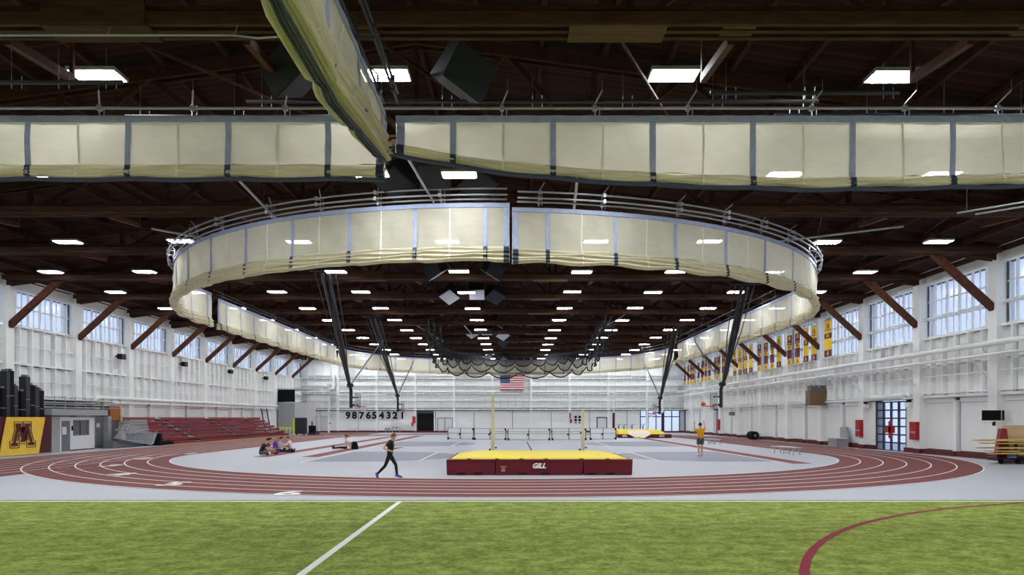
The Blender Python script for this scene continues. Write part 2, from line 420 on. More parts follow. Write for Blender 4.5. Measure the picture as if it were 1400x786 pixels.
for y in FRW:
    if y > 20: o.box(XR-.53, XR-.2, y-.39, y+.39, 0, .3)
    if 20 < y+3.63 < YB and abs(y+3.55-48.3) > 2.2: o.box(XR-.4, XR-.2, y+3.45, y+3.81, 0, .3)
o = o.build('baseboard_right', basered); o['kind'] = 'structure'
o = MB().box(-30, XR, YB-.5, YB-.44, 0, .25).build('baseboard_back', basered); o['kind'] = 'structure'
# brace the wall behind the camera
bk = MB().box(XL-.35, XR+.35, -14.3, -14, 0, 14.8).build('wall_front', wgrey); bk['kind'] = 'structure'
# glazed overhead door in right wall
d1 = struct('door_1', (XR, 48.4, 0))
fr = MB(); y0, y1 = 46.45, 50.3
for k in range(5):
    y = y0+(y1-y0)*k/4; fr.box(XR-.12, XR+.02, y-.05, y+.05, 0, 3.3)
for k in range(7):
    z = 3.25*k/6; fr.box(XR-.11, XR+.01, y0, y1, max(0, z-.045), z+.045)
fr.build('door_frame', navy, d1)
pn = MB().box(-.01, .01, -.43, .43, .05, .5).mesh('pane', MATS['pane_clear'])
for a in range(4):
    for b in range(6): put('pane', pn, (XR-.04, y0+(y1-y0)*(a+.5)/4, 3.25*b/6), d1)
MB().box(XR-.12, XR+.02, 45.0, 46.4, 0, 3.3).build('door_surround', white, d1); MB().box(XR-.12, XR+.02, 50.35, 51.35, 0, 3.3).build('door_surround', white, d1)
MB().tube([(XR-.3, y0-.1, 3.55), (XR-.3, y1+.1, 3.55)], .2, 10).build('roller_box', white, d1)
MB().cbox((XR-.14, 48.4, 1.4), (.05, .3, 1.15)).cbox((XR-.14, 48.4, 1.4), (.05, 1.2, .42)).build('red_panel', redbox, d1)

# back wall
wb = struct('wall_back', (XC, YB, 0))
mb = MB(); mb.box(XL-.35, XR+.35, YB, YB+.4, 3.4, 10.9); mb.poly([(0,0)], 0, 0) if False else None
def backslab(x0, x1, z0, z1): mb.box(x0, x1, YB, YB+.4, z0, z1)
GL = (18.8, 24.6)       # glazed opening
backslab(XL-.35, -14.2, 0, 3.4); backslab(-11.6, GL[0], 0, 3.4); backslab(GL[1], XR+.35, 0, 3.4); backslab(-14.2, -11.6, 2.85, 3.4)
i = len(mb.v)
pts = [(XL-.35, 10.9), (XR+.35, 10.9), (XR+.35, roofz(XR)), (XC, roofz(XC)), (XL-.35, roofz(XL))]
mb.v += [(x, YB, z) for x, z in pts]+[(x, YB+.4, z) for x, z in pts]
mb.f += [tuple(range(i, i+5)), tuple(reversed(range(i+5, i+10)))]
mb.build('wall_backing', gapm, wb)
for k in range(-4, 5):
    x = XC+5.71*k
    MB().box(x-.16, x+.16, YB-.45, YB, 0, 11.4).build('column', white, wb)
stb = MB().box(-.05, .05, -.2, 0, 3.5, 11.3).mesh('stud', white)
pb = [MB().box(-.505, .505, -.05, 0, 0, h).mesh('wall_panel', wpanel) for h in (2.0, 2.05, 2.6)]
lpb = MB().box(-1.3, 1.3, -.05, 0, 0, 2.9).mesh('lower_wall_panel', siding)
for k in range(-5, 5):
    for j in range(5):
        x = XC+5.71*k+1.142*(j+.5); xs = XC+5.71*k+1.142*j
        if x < XL+.3 or x > XR-.3: continue
        if j: put('stud', stb, (xs, YB, 0), wb)
        for m_, z in zip(pb, (3.6, 5.85, 8.15)): put('wall_panel', m_, (x, YB-.005*((j+k) % 3), z), wb)
    for j in (0, 1):
        x = XC+5.71*k+1.43+2.86*j
        if x < XL+.3 or x > XR-1 or -15.6 < x < -10.4 or x > 16.4: continue
        put('lower_wall_panel', lpb, (x, YB, .3), wb)
        if j: MB().box(x-1.55, x-1.38, YB-.2, YB, 0, 3.3).build('post', white, wb)
for z, h in ((3.36,.16),(3.7,.05),(4.7,.05),(5.66,.14),(5.95,.05),(6.9,.05),(7.95,.14),(8.4,.05)):
    MB().box(XL, XR, YB-.42, YB-.02, z, z+h).build('girt', white, wb)
MB().box(-30.4, XR, YB-.47, YB-.42, 3.22, 3.3).build('ledge_dark_line', midgrey, wb)  # thin mid-grey strip just below the ledge
MB().box(16.85, 18.74, YB-.05, YB, .3, 3.2).build('lower_wall_panel', siding, wb); MB().box(24.66, XR, YB-.05, YB, .3, 3.2).build('lower_wall_panel', siding, wb); MB().box(-11.0, -8.74, YB-.04, YB, .3, 3.2).build('lower_wall_panel', siding, wb)
# openings
d2 = struct('door_2', (-12.9, YB, 0)); MB().box(-14.2, -11.6, YB-.02, YB+.05, 0, 2.85).build('opening_dark_sheet', blackm, d2)  # black sheet paints the darkness inside an open doorway
d3 = struct('door_3', (-10.2, YB, 0)); MB().box(-11.3, -9.0, YB-.08, YB, 0, 2.2).build('door_frame', midgrey, d3)
for x in (-10.7, -9.6): MB().box(x-.5, x+.5, YB-.12, YB-.06, .03, 2.1).build('door_leaf', doorw, d3); 
MB().cbox((-10.2, YB-.14, 1.05), (.25, .04, .06)).build('door_handle', steel, d3)
d4 = struct('door_4', (-28.5, YB, 0)); MB().box(-29.6, -27.5, YB-.06, YB, 0, 2.45).build('door_frame', wgrey, d4)
for x in (-29.05, -28.03): MB().box(x-.48, x+.48, YB-.12, YB-.05, .03, 2.35).build('door_leaf', doorw, d4)
MB().cbox((-28.54, YB-.14, 1.05), (.2, .04, .06)).build('door_handle', steel, d4)
d5 = struct('door_5', (16.6, YB, 0)); MB().box(12.3, 13.9, YB-.08, YB, 0, 2.3).build('door_frame', navy, d5); MB().box(12.45, 13.75, YB-.12, YB-.07, .05, 2.15).build('door_leaf', doorw, d5)
wg = struct('window_%d' % (len(WIN)+1), ((GL[0]+GL[1])/2, YB, 0)); WIN.append(wg)
fr = MB(); n = 5
for k in range(n+1):
    x = GL[0]+(GL[1]-GL[0])*k/n; fr.box(x-.06, x+.06, YB-.1, YB+.05, 0, 3.35)
for z in (.05, 2.35, 3.3): fr.box(GL[0], GL[1], YB-.1, YB+.05, z-.06, z+.06)
fr.build('window_frame', navy, wg)
for k in range(n):
    x = GL[0]+(GL[1]-GL[0])*(k+.5)/n; ww = (GL[1]-GL[0])/n/2-.06
    for z0, z1 in ((.1, 2.3), (2.4, 3.25)): MB().box(x-ww, x+ww, YB-.03, YB-.01, z0, z1).build('pane', MATS['pane_clear'], wg)

# ceiling -------------------------------------------------------------------
ce = struct('ceiling', (XC, 50, 14))
for s in (1, -1):
    xe = XR+.4 if s > 0 else XL-.4
    mb = MB(); i = 0
    a, b = (XC, roofz(XC)), (xe, roofz(xe))
    mb.beam((0,0,0),(1,0,0),1,1) if False else None
    vs = [(a[0], -14.3, a[1]), (b[0], -14.3, b[1]), (b[0], YB+.4, b[1]), (a[0], YB+.4, a[1])]
    mb.v = vs+[(x, y, z+.15) for x, y, z in vs]
    mb.f = [(0,1,2,3),(7,6,5,4),(0,4,5,1),(1,5,6,2),(2,6,7,3),(3,7,4,0)]
    mb.build('roof_deck', MATS['roof'], ce)
pur = MB().box(-.07, .07, 9, YB, -.26, 0).mesh('purlin', wood_d)
for k in range(-14, 15):
    x = XC+2*k*1.0
    if XL+.5 < x < XR-.3: put('purlin', pur, (x, 0, roofz(x)-.02), ce)

# ================================================================== TRUSSES
def make_truss(y):
    t = thing('roof_truss', 'x', 'truss', (XC, y, 10.6), 'timber roof trusses spanning the hall')
    z = 10.6
    for d in (-.69, -.41, -.13): MB().box(XL+.5, XR-.5, y+d-.06, y+d+.06, z, z+.28).build('bottom_chord_plank', wood, t)
    MB().box(XL+.3, XR-.3, y-.66, y+.0, z+.36, z+.44).build('chord_cap', wood_d, t)
    for s in (1, -1):
        xe = XR-.4 if s > 0 else XL+.4
        for d in (-.28, .06):
            MB().beam((XC, y+d, roofz(XC)-.5), (xe, y+d, roofz(xe)-.5), .12, .34).build('top_chord', wood_d, t)
    n = 9; zs = lambda x: roofz(x)-.5
    xs = [XC+2.85*k for k in range(-9, 10)]
    for k, x in enumerate(xs):
        if abs(k-9) % 2 == 0: MB().beam((x, y-.12, z+.1), (x, y-.12, zs(x)), .14, .2).build('web_post', wood_d if k % 4 else wood, t)
        if k < len(xs)-1:
            x2 = xs[k+1]; up = (k % 2 == 0) if x2 <= XC+.1 else (k % 2 == 0)
            a, b = ((x, y-.12, z+.2), (x2, y-.12, zs(x2))) if (k % 2) else ((x, y-.12, zs(x)), (x2, y-.12, z+.2))
            MB().beam(a, b, .16, .16).build('web_diagonal', wood_d, t)
    for s, X0 in ((1, XR), (-1, XL)):
        x1 = X0-s*3.6; x2 = X0-s*.45
        MB().beam((x1, y, 10.75), (x2, y, 7.85), .34, .3, up=(0,1,0)).build('knee_brace', wood_k, t)
    for x, wdt, m_ in ((XC-5.85, 2.3, wood), (XC+5.35, 2.1, wood_y)):
        MB().box(x-wdt/2, x+wdt/2, y-.76, y-.06, z-.04, z+.0).build('splice_plate', m_, t)
    MB().box(XC-5.85-1.1, XC-5.85+1.1, y-.82, y-.76, z+.0, z+.5).build('splice_board', wood, t)
    for x in (XC-.2, XC-15, XC+8, XC+14.4):
        MB().box(x-.35, x+.35, y-.72, y-.1, z+.03, z+.08).build('gusset', wood_y, t)
    # sway braces to the next frame
    for x in (21.3, 15.75, 10.3, 4.9, -6.0, -11.4, -17, -22.5):
        MB().beam((x, y+.1, 10.7), (x, y+2.5, 10.95), .16, .2).beam((x, y+2.5, 10.86), (x, y+2.5, roofz(x)-.3), .1, .1).build('sway_brace', wood_k, t)
    for x in (-27, -19.6, -8.6, -3.1, 2.4, 13, 18.4):
        MB().beam((x, y+.1, 10.72), (x+2.7, y+7.0, 11.6), .05, .07).build('sway_rod', wood_d, t)
    return t
t0 = make_truss(FR[0]); scan(t0)
t0['label'] = 'brown timber roof truss nearest the camera, spanning the top of the view'
for k, y in enumerate(FR[1:], 1):
    lab = 'brown timber roof truss, %s from the camera, with knee braces at both walls' % ORD[k]
    if k == 12: lab = 'brown timber roof truss farthest from the camera, close to the back wall'
    dup(t0, (XC, y, 10.6), lab)

# ================================================================== LIGHTS
def make_light(loc, label):
    t = thing('light_fixture', label, 'light', loc, 'LED panel lights hanging from the roof')
    x, y, z = loc
    hs = MB().box(x-.6, x+.6, y-.34, y+.34, z+.012, z+.1).build('housing', greym, t)
    MB().box(x-.56, x+.56, y-.3, y+.3, z, z+.01).build('diffuser', MATS['led'], hs)
    MB().tube([(x-.45, y, z+.1), (x, y, z+.4), (x+.45, y, z+.1)], .008, 4).tube([(x, y, z+.4), (x, y, z+.95)], .012, 4).build('suspension_cable', pipe_dk, t)
    MB().tube([(x+.0, y+.1, z+.1), (x+.1, y+.1, z+.45), (x-.1, y+.1, z+.5), (x, y+.1, z+.15)], .012, 4).build('power_cord', blackm, hs)
    return t
LX = [-27.1, -21.6, -16.1, -10.4, -3.2, 4.0, 9.5, 15.2, 20.6]
LY = [-10, -3, 4, 11, 18.1, 25.4, 35.1, 42.4, 49.3, 56.6, 63.4, 70.5, 77.4, 84.2, 91, 98, 104.6]
L0 = None
for r, y in enumerate(LY):
    xs = LX if y != 25.4 else [-21.6, -16.3, -10.4, -5.0, -1.9, 3.5, 9.5, 15.0, 20.6]
    for c, x in enumerate(xs):
        z = 10.72+random.uniform(-.03,.03); yy, xx = y, x
        if r == 4: z += 1.08; yy = y*1.127; xx = x*1.127
        if r == 5: z -= .26; yy = y*.97; xx = x*.97
        if r < 4: lab = 'LED light panel near or behind the camera, %s row back, %s from the left wall' % (ORD[3-r], ORD[c])
        else:
            lab = 'glowing rectangular LED light, %s row from the camera, %s from the left wall' % (ORD[r-4], ORD[c])
        if L0 is None: L0 = make_light((xx, yy, z), lab); scan(L0)
        else:
            o = dup(L0, (xx, yy, z), lab)
            if r == 4: o.scale = (1.13,)*3

# ================================================================== CURTAINS
def resample(pts, step):
    pts = [Vector((p[0], p[1], 0)) for p in pts]; out = [pts[0].copy()]; acc = 0
    L = [0]
    for a, b in zip(pts, pts[1:]): L.append(L[-1]+(b-a).length)
    n = max(2, int(round(L[-1]/step))); res = []
    j = 0
    for k in range(n+1):
        s = L[-1]*k/n
        while j < len(L)-2 and L[j+1] < s: j += 1
        f = (s-L[j])/max(1e-9, L[j+1]-L[j]); p = pts[j].lerp(pts[j+1], f); t = (pts[j+1]-pts[j]).normalized()
        res.append((s, p, Vector((-t.y, t.x, 0))))
    return res, L[-1]
def drape(label, pts, ztop, height, foldh, nf, thick, phase=0, seg=2.6, step=.26, band=(0,0), seams=True, bottom_hem=False, group='raised divider curtains', under=False):
    smp, L = resample(pts, step)
    H = height if callable(height) else (lambda s: height)
    FH = foldh if callable(foldh) else (lambda s: foldh)
    mid = smp[len(smp)//2][1]
    t = thing('divider_curtain', label, 'curtain', (mid.x, mid.y, ztop-1), group)
    def pinch(s):
        d = ((s-phase+seg/2) % seg)-seg/2; return math.exp(-(d/.16)**2)
    def sag(s):
        f = ((s-phase) % seg)/seg; return .07*sin(pi*f)
    def wav(s, v): return (.05*sin(s*2.1+v*2.5)+.03*sin(s*5.3-v*4+1)+.02*sin(s*9.1+v*3))*min(1, v*3)*(1-.7*pinch(s))
    zb = lambda s: ztop-H(s)
    rows = []
    for s, p, n in smp:
        zf = zb(s)+FH(s); row = []
        for k in range(9):
            v = k/8; z = ztop-.1+(zf-ztop+.1)*v; row.append(p+n*wav(s, v)+Vector((0,0,z)))
        rows.append(row)
    MB().grid(rows).build('curtain_cloth', MATS['curtain_khaki'], t, smooth=True)
    def foldprof(s, p, n, extra=0):
        z1 = zb(s)+FH(s); z0 = zb(s)-sag(s)*(.6 if nf > 3 else .3); th = thick*(1-.45*pinch(s)); left = []; right = []
        m = nf*4
        for k in range(m+1):
            v = k/m; z = z1+(z0-z1)*v
            f = abs(sin(pi*v*nf)); jit = .15*sin(s*1.7+int(v*nf)*2.1)
            w_ = th*(.35+.65*f*(1+jit))*(.35+.65*min(1, v*2.2))+extra
            if k == m: w_ = th*.3+extra
            zz = z+.035*sin(s*2.3+int(v*nf-.01)*1.9)*(v > .05)*(1-pinch(s))
            left.append(p-n*w_+Vector((0,0,zz))); right.append(p+n*w_+Vector((0,0,zz)))
        return left+right[::-1]
    MB().grid([foldprof(s, p, n) for s, p, n in smp], close_v=True).build('gathered_folds', MATS['curtain_fold'], t, smooth=True)
    hem = []
    for s, p, n in smp:
        w1 = .03+.012*sin(s*17)
        hem.append([p-n*w1+Vector((0,0,ztop)), p+n*w1+Vector((0,0,ztop)), p+n*(w1+.02)+Vector((0,0,ztop-.16)), p-n*(w1+.02)+Vector((0,0,ztop-.16))])
    MB().grid(hem, close_v=True).build('top_hem', blue_web, t)
    if bottom_hem:
        MB().grid([[p-n*.09+Vector((0,0,zb(s)-.02-.5*sag(s))), p+n*.09+Vector((0,0,zb(s)-.02-.5*sag(s))), p+n*.09+Vector((0,0,zb(s)-.08-.5*sag(s))), p-n*.09+Vector((0,0,zb(s)-.08-.5*sag(s)))] for s, p, n in smp], close_v=True).build('bottom_hem', blue_dk, t)
    if under:
        for q in range(7):
            o_ = (q-3)/3*.26
            MB().tube([p+n*o_*(1-.4*pinch(s))*(.5+.5*min(1, s/4))+Vector((0,0,zb(s)-.03+.05*abs(q-3)/3-.06*(1-pinch(s)))) for s, p, n in smp], .05, 6).build('pleat', MATS['curtain_fold'], t, smooth=True)
        for o_ in (-.085, -.01, .07):
            MB().tube([p+n*o_*(1-.4*pinch(s))+Vector((0,0,zb(s)-.1-.05*(1-pinch(s)))) for s, p, n in smp], .028, 5).build('hem_webbing', blue_dk, t, smooth=True)
    def at(s):
        i = min(len(smp)-2, max(0, int(s/L*(len(smp)-1)))); a = smp[i]; b = smp[i+1]; f = (s-a[0])/(b[0]-a[0])
        return a[1].lerp(b[1], f), a[2].lerp(b[2], f).normalized()
    def vstrip(s0, wd, name, m, off, fold=True, mf=None):
        rows = []
        for s in (s0-wd/2, s0, s0+wd/2):
            p, n = at(s); r = []
            zf = zb(s)+FH(s)
            L_ = [p+n*(wav(s, k/8)-off)+Vector((0,0,ztop-.1+(zf-ztop+.1)*k/8)) for k in range(9)]
            R_ = [p+n*(wav(s, k/8)+off)+Vector((0,0,ztop-.1+(zf-ztop+.1)*k/8)) for k in range(8, -1, -1)]
            rows.append(L_+R_)
        pt = MB().grid(rows, close_v=True).build(name, m, t)
        if fold:
            rows = [foldprof(s, *at(s), extra=off+.004) for s in (s0-wd/2, s0, s0+wd/2)]
            MB().grid(rows, close_v=True).build(name+'_wrap', mf or m, pt)
    s = phase % seg
    while s < L-.1:
        if s > .15: vstrip(s, .15, 'strap', blue_web, .02, True, blue_dk)
        s += seg
    if seams:
        s = (phase+seg/2) % seg
        while s < L-.1:
            if s > .15: vstrip(s, .05, 'seam', seamw, .014, True)
            s += seg
    for on, s0 in ((band[0], .12), (band[1], L-.12)):
        if on: vstrip(s0, .2, 'end_band', blue_web, .025, True, blue_dk)
    return t
ZC = 9.95
fgY = 18.6
drape('long straight khaki curtain raised across the upper left of the view', [(-17, fgY), (-3.3, fgY)], ZC, 1.56, .3, 3, .13, phase=17-12.5+.04-1.28*2, seg=2.565, band=(0,1), bottom_hem=True)
drape('long straight khaki curtain raised across the upper right, its left end pulled up', [(-3.02, fgY), (18, fgY)], ZC, lambda s: .92+.98*(1-math.exp(-s/4.2))-.18*max(0, min(1, (s-11)/6)), lambda s: .2+.04*min(1, s/4), 3, .13, phase=1.47, seg=2.565, band=(1,0), bottom_hem=True)
drape('khaki curtain running overhead toward the camera from the gap between the long curtains', [(-3.27, 18.35), (-3.27, 5.5)], ZC, lambda s: 1.15+.75*min(1, s/5.2), lambda s: .5+.4*min(1, s/5), 8, .25, phase=3.1-.0, seg=2.6, band=(1,0), under=True)
R2, CX2, CY2, CF = 18.0, -.95, 44.4, 77.5
def arc(cx, cy, r, a0, a1, n=40): return [(cx+r*cos(a0+(a1-a0)*k/n), cy+r*sin(a0+(a1-a0)*k/n)) for k in range(n+1)]
drape('curved khaki curtain of the big raised loop, near left quarter with thick bottom folds', [(CX2-R2, CY2+1.0)]+arc(CX2, CY2, R2, pi, 1.5*pi+.045), ZC+.08, 2.1, .52, 4, .2, phase=.6, band=(0,1))
drape('curved khaki curtain of the big raised loop, near right quarter and straight behind it', arc(CX2, CY2, R2, 1.5*pi+.05, 2*pi)+[(CX2+R2, 75.3)], ZC-.08, 2.0, .48, 4, .2, phase=1.3, band=(1,0))
drape('straight khaki curtain on the left of the raised loop, beyond the narrow gap', [(CX2-R2, 46.5), (CX2-R2, CF)], ZC-.1, 1.95, .4, 4, .16, phase=1.2, band=(1,0), step=.4, seams=False)
drape('khaki curtain closing the far end of the raised loop above the flag', [(CX2+R2, 76.8)]+arc(CX2, CF+.8, R2, 0, pi), ZC-.1, 1.95, .35, 3, .16, phase=1.2, step=.5, seams=False)

def rails(label, pts, rises, hang=2.6, r=.035, offs=(0,), hz=10.75, m=steel):
    smp, L = resample(pts, .8)
    mid = smp[len(smp)//2][1]
    t = thing('curtain_rail', label, 'rail', (mid.x, mid.y, ZC+.1), 'steel rails carrying the curtains')
    for dz, off in rises:
        MB().tube([p+n*off+Vector((0,0,ZC+dz)) for s, p, n in smp], r, 6).build('rail_pipe', m, t, smooth=True)
    hm = None; k = 0
    s = hang/2
    while s < L:
        i = int(s/L*(len(smp)-1)); _, p, n = smp[i]
        tt = Vector((n.y, -n.x, 0)); mb = MB()
        top = max(d for d, o in rises)+ZC+.1
        mb.tube([p+Vector((0,0,ZC-.02)), p+Vector((0,0,top))], .018, 4)
        mb.tube([p+tt*.12+Vector((0,0,ZC+.02)), p+tt*.12+Vector((0,0,top-.05))], .014, 4)
        mb.tube([p+Vector((0,0,top)), p-n*.3+tt*.15+Vector((0,0,top+.22))], .022, 4); mb.tube([p-n*.3+tt*.15+Vector((0,0,top+.22)), p-n*.3+tt*.15+Vector((0,0,hz))], .007, 3)
        for dz, off in rises: mb.cbox((p.x+n.x*off, p.y+n.y*off, ZC+dz), (.1, .1, .13))
        for dz, off in rises:
            if off: mb.tube([p+Vector((0,0,ZC+dz)), p+n*off+Vector((0,0,ZC+dz))], .02, 4)
        mb.build('rail_hanger', m, t); s += hang
    return t
rails('straight steel rail above the foreground curtains near the first truss', [(-17, fgY), (18, fgY)], [(.2, 0)])
rails('steel rails above the curtain that runs toward the camera', [(-3.27, 18.3), (-3.27, 5.5)], [(.2, 0), (.2, .35), (.45, .35)], m=pipe_dk)
rails('curved steel rails above the near left curve of the raised loop', arc(CX2, CY2, R2, pi, 1.5*pi+.04), [(.22, 0), (.3, -.28), (.52, -.28)])
rails('curved steel rails above the near right curve of the raised loop', arc(CX2, CY2, R2, 1.5*pi+.06, 2*pi), [(.14, 0), (.2, -.28), (.42, -.28)])
rails('straight steel rails above the left side of the raised loop', [(CX2-R2, 46.3), (CX2-R2, CF)], [(.12, 0), (.45, .3)], m=pipe_dk)
rails('straight steel rails above the right side of the raised loop', [(CX2+R2, 46.3), (CX2+R2, CF)], [(.12, 0), (.45, .3)], m=pipe_dk)
rails('curved steel rail above the far end of the raised loop', arc(CX2, CF, R2, 0, pi), [(.12, 0), (.4, .3)], m=pipe_dk)
# dark roof pipes behind the foreground curtains
for lab, x0, x1, y, z in (('dark sprinkler pipe hung left of the overhead curtain, upper one', -12.6, -9.5, 17.6, 10.35), ('long dark steel pipe behind the foreground lights', -7, 8, 19.0, 10.5),
                          ('long dark pipe low behind the foreground rail on the left', -10.5, -4.6, 19.6, 10.35), ('dark pipe at the upper right above the foreground curtain', 5, 9.8, 18.4, 10.45), ('dark pipe low at the far upper right', 7.0, 14, 19.4, 10.3)):
    t = thing('roof_pipe', lab, 'pipe', ((x0+x1)/2, y, z))
    MB().tube([(x0, y, z), (x1, y, z)], .055, 8).build('pipe', pipe_dk, t, smooth=True)
    for k in range(2+int((x1-x0)/3)):
        x = x0+.4+k*(x1-x0-.8)/(1+int((x1-x0)/3)); MB().tube([(x, y, z-.15), (x, y, z+.15)], .012, 4).tube([(x+.25, y, z-.15), (x+.25, y, z+.15)], .012, 4).tube([(x, y, z), (x, y, 11.2)], .005, 3).build('pipe_hanger', steel, t)
t = thing('conduit', 'thin pale conduit pipe running under the nearest roof truss at upper left', 'pipe', (-8, 15.35, 10.3))
MB().tube([(-12, 15.3, 10.28), (-5.9, 15.3, 10.28), (-5.4, 15.3, 10.22), (-4.6, 15.3, 10.28)], .022, 6).build('pipe', steel, t)
for x in (-11.2, -8.6, -5.9): MB().tube([(x, 15.3, 10.25), (x, 15.5, 10.62)], .012, 4).build('clip', steel, t)
# diagonal struts fixing the loop rails
for lab, a, b in (('pale steel strut from the roof to the loop rail, left of its centre', (-9.3, 22, 10.4), (-9.6, 30, 10.2)), ('steel strut slanting to the loop rail near the hanging speakers', (-3.6, 22.5, 10.8), (-3.0, 27.2, 10.3)),
                  ('pale steel strut right of the speaker cluster above the loop', (2.1, 23, 10.6), (2.3, 27.5, 10.1)), ('steel strut bracing the loop rail at its right shoulder', (16.7, 31, 10.4), (11.4, 33, 10.15)), ('steel strut bracing the loop rail at its left shoulder', (-15.5, 31, 10.3), (-13, 32.5, 10.1))):
    o = MB().tube([a, b], .05, 6).build('rail_strut', steel); tag(o, lab, 'strut')
# folded rails top right
t = thing('folded_hoop_frame', 'folded steel frame hanging at the far right below the long curtain', 'frame', (15.5, 22, 9))
for a, b in (((13.8, 22, 9.25), (16.6, 21.6, 9.55)), ((14.1, 23, 8.7), (17.6, 22.6, 9.2)), ((15, 23.5, 8.8), (18, 23, 9.2)), ((15.2, 22, 9.4), (17.5, 22, 9.6))):
    MB().tube([a, b], .03, 6).build('frame_tube', steel, t)
for d in (0, .16): MB().beam((14.75+d, 21.5, 9.5), (16.2+d, 22.1, 8.8), .08, .08).build('frame_rail', steel, t)
for x, y, z in ((14, 22, 9.25), (14.4, 23, 8.75), (16.4, 22, 8.95)): MB().tube([(x, y, z), (x, y, 10.8)], .012, 4).build('frame_cable', pipe_dk, t)

# ================================================================== SPEAKERS
def speaker(x, y, z, w_, rx, ry, rz, label, face=speaker_l):
    t = thing('loudspeaker', label, 'speaker', (x, y, z), 'loudspeakers clustered under the roof')
    M = Matrix.Translation((x, y, z)) @ Euler((radians(rx), radians(ry), radians(rz))).to_matrix().to_4x4()
    d = w_*.55; h = w_*.5
    m = MB(); m.v = [(-h,-h*.7,d),(h,-h*.7,d),(h,h*.7,d),(-h,h*.7,d),(-h,-h,-d*.4),(h,-h,-d*.4),(h,h,-d*.4),(-h,h,-d*.4)]
    m.f = [(0,1,2,3),(7,6,5,4),(0,4,5,1),(1,5,6,2),(2,6,7,3),(3,7,4,0)]
    cb = m.xf(M).build('cabinet', speaker_d, t)
    MB().cbox((0,0,-d*.4-.015), (w_*.94, w_*.94, .03)).xf(M).build('grille', face, cb)
    MB().tube([(x-.2, y, z), (x-.2, y, 11.4)], .02, 4).tube([(x+.2, y, z), (x+.2, y, 11.4)], .02, 4).build('hanging_bracket', pipe_dk, t)
cl = ['nearest cluster', 'second cluster', 'third cluster', 'farthest cluster']
SP = [ (0, [(-5.5,18.3,11,1.1,'left of its near pair'),(-1.35,18.5,11,1.2,'right of its near pair'),(-4.3,26.4,11.0,1.1,'left of its far three'),(-2.8,25.8,11.1,1.1,'middle of its far three'),(-1.3,26.5,11.0,1.1,'right of its far three')]),
       (1, [(-4.6,43.3,11.1,1.05,'left of its near pair'),(-1.3,43.3,11.1,1.05,'right of its near pair'),(-4.5,51,11.0,1.1,'left of its far three'),(-2.55,50.4,11.1,1.1,'middle of its far three'),(-1.3,51,11.0,1.1,'right of its far three')]),
       (2, [(-4.3,75,11.2,1.1,'left one'),(-2.7,73,11.2,1.1,'middle one'),(-1.45,67,11.2,1.1,'near right one'),(-1.1,75,11.0,1.1,'right one'),(-1.2,82,11.0,1.1,'far right one')]),
       (3, [(-3.6,99.7,10.9,1.1,'left one'),(-1.3,99.7,10.4,1.1,'right one')]) ]
for c, lst in SP:
    for i, (x, y, z, s_, nm) in enumerate(lst):
        near = 'near' in nm and 'nearest' not in nm
        sx = -1 if x < -2.9 else (1 if x > -2.5 else 0)
        ang = 38*sx
        dark = (c == 0) or sx > 0 and 'far' in nm
        speaker(x, y, z-.15, s_, -30 if not near else 25, ang*.6, ang*.9, 'square tilted loudspeaker in the %s from the camera, %s' % (cl[c], nm), speaker_l if not dark else speaker_d)

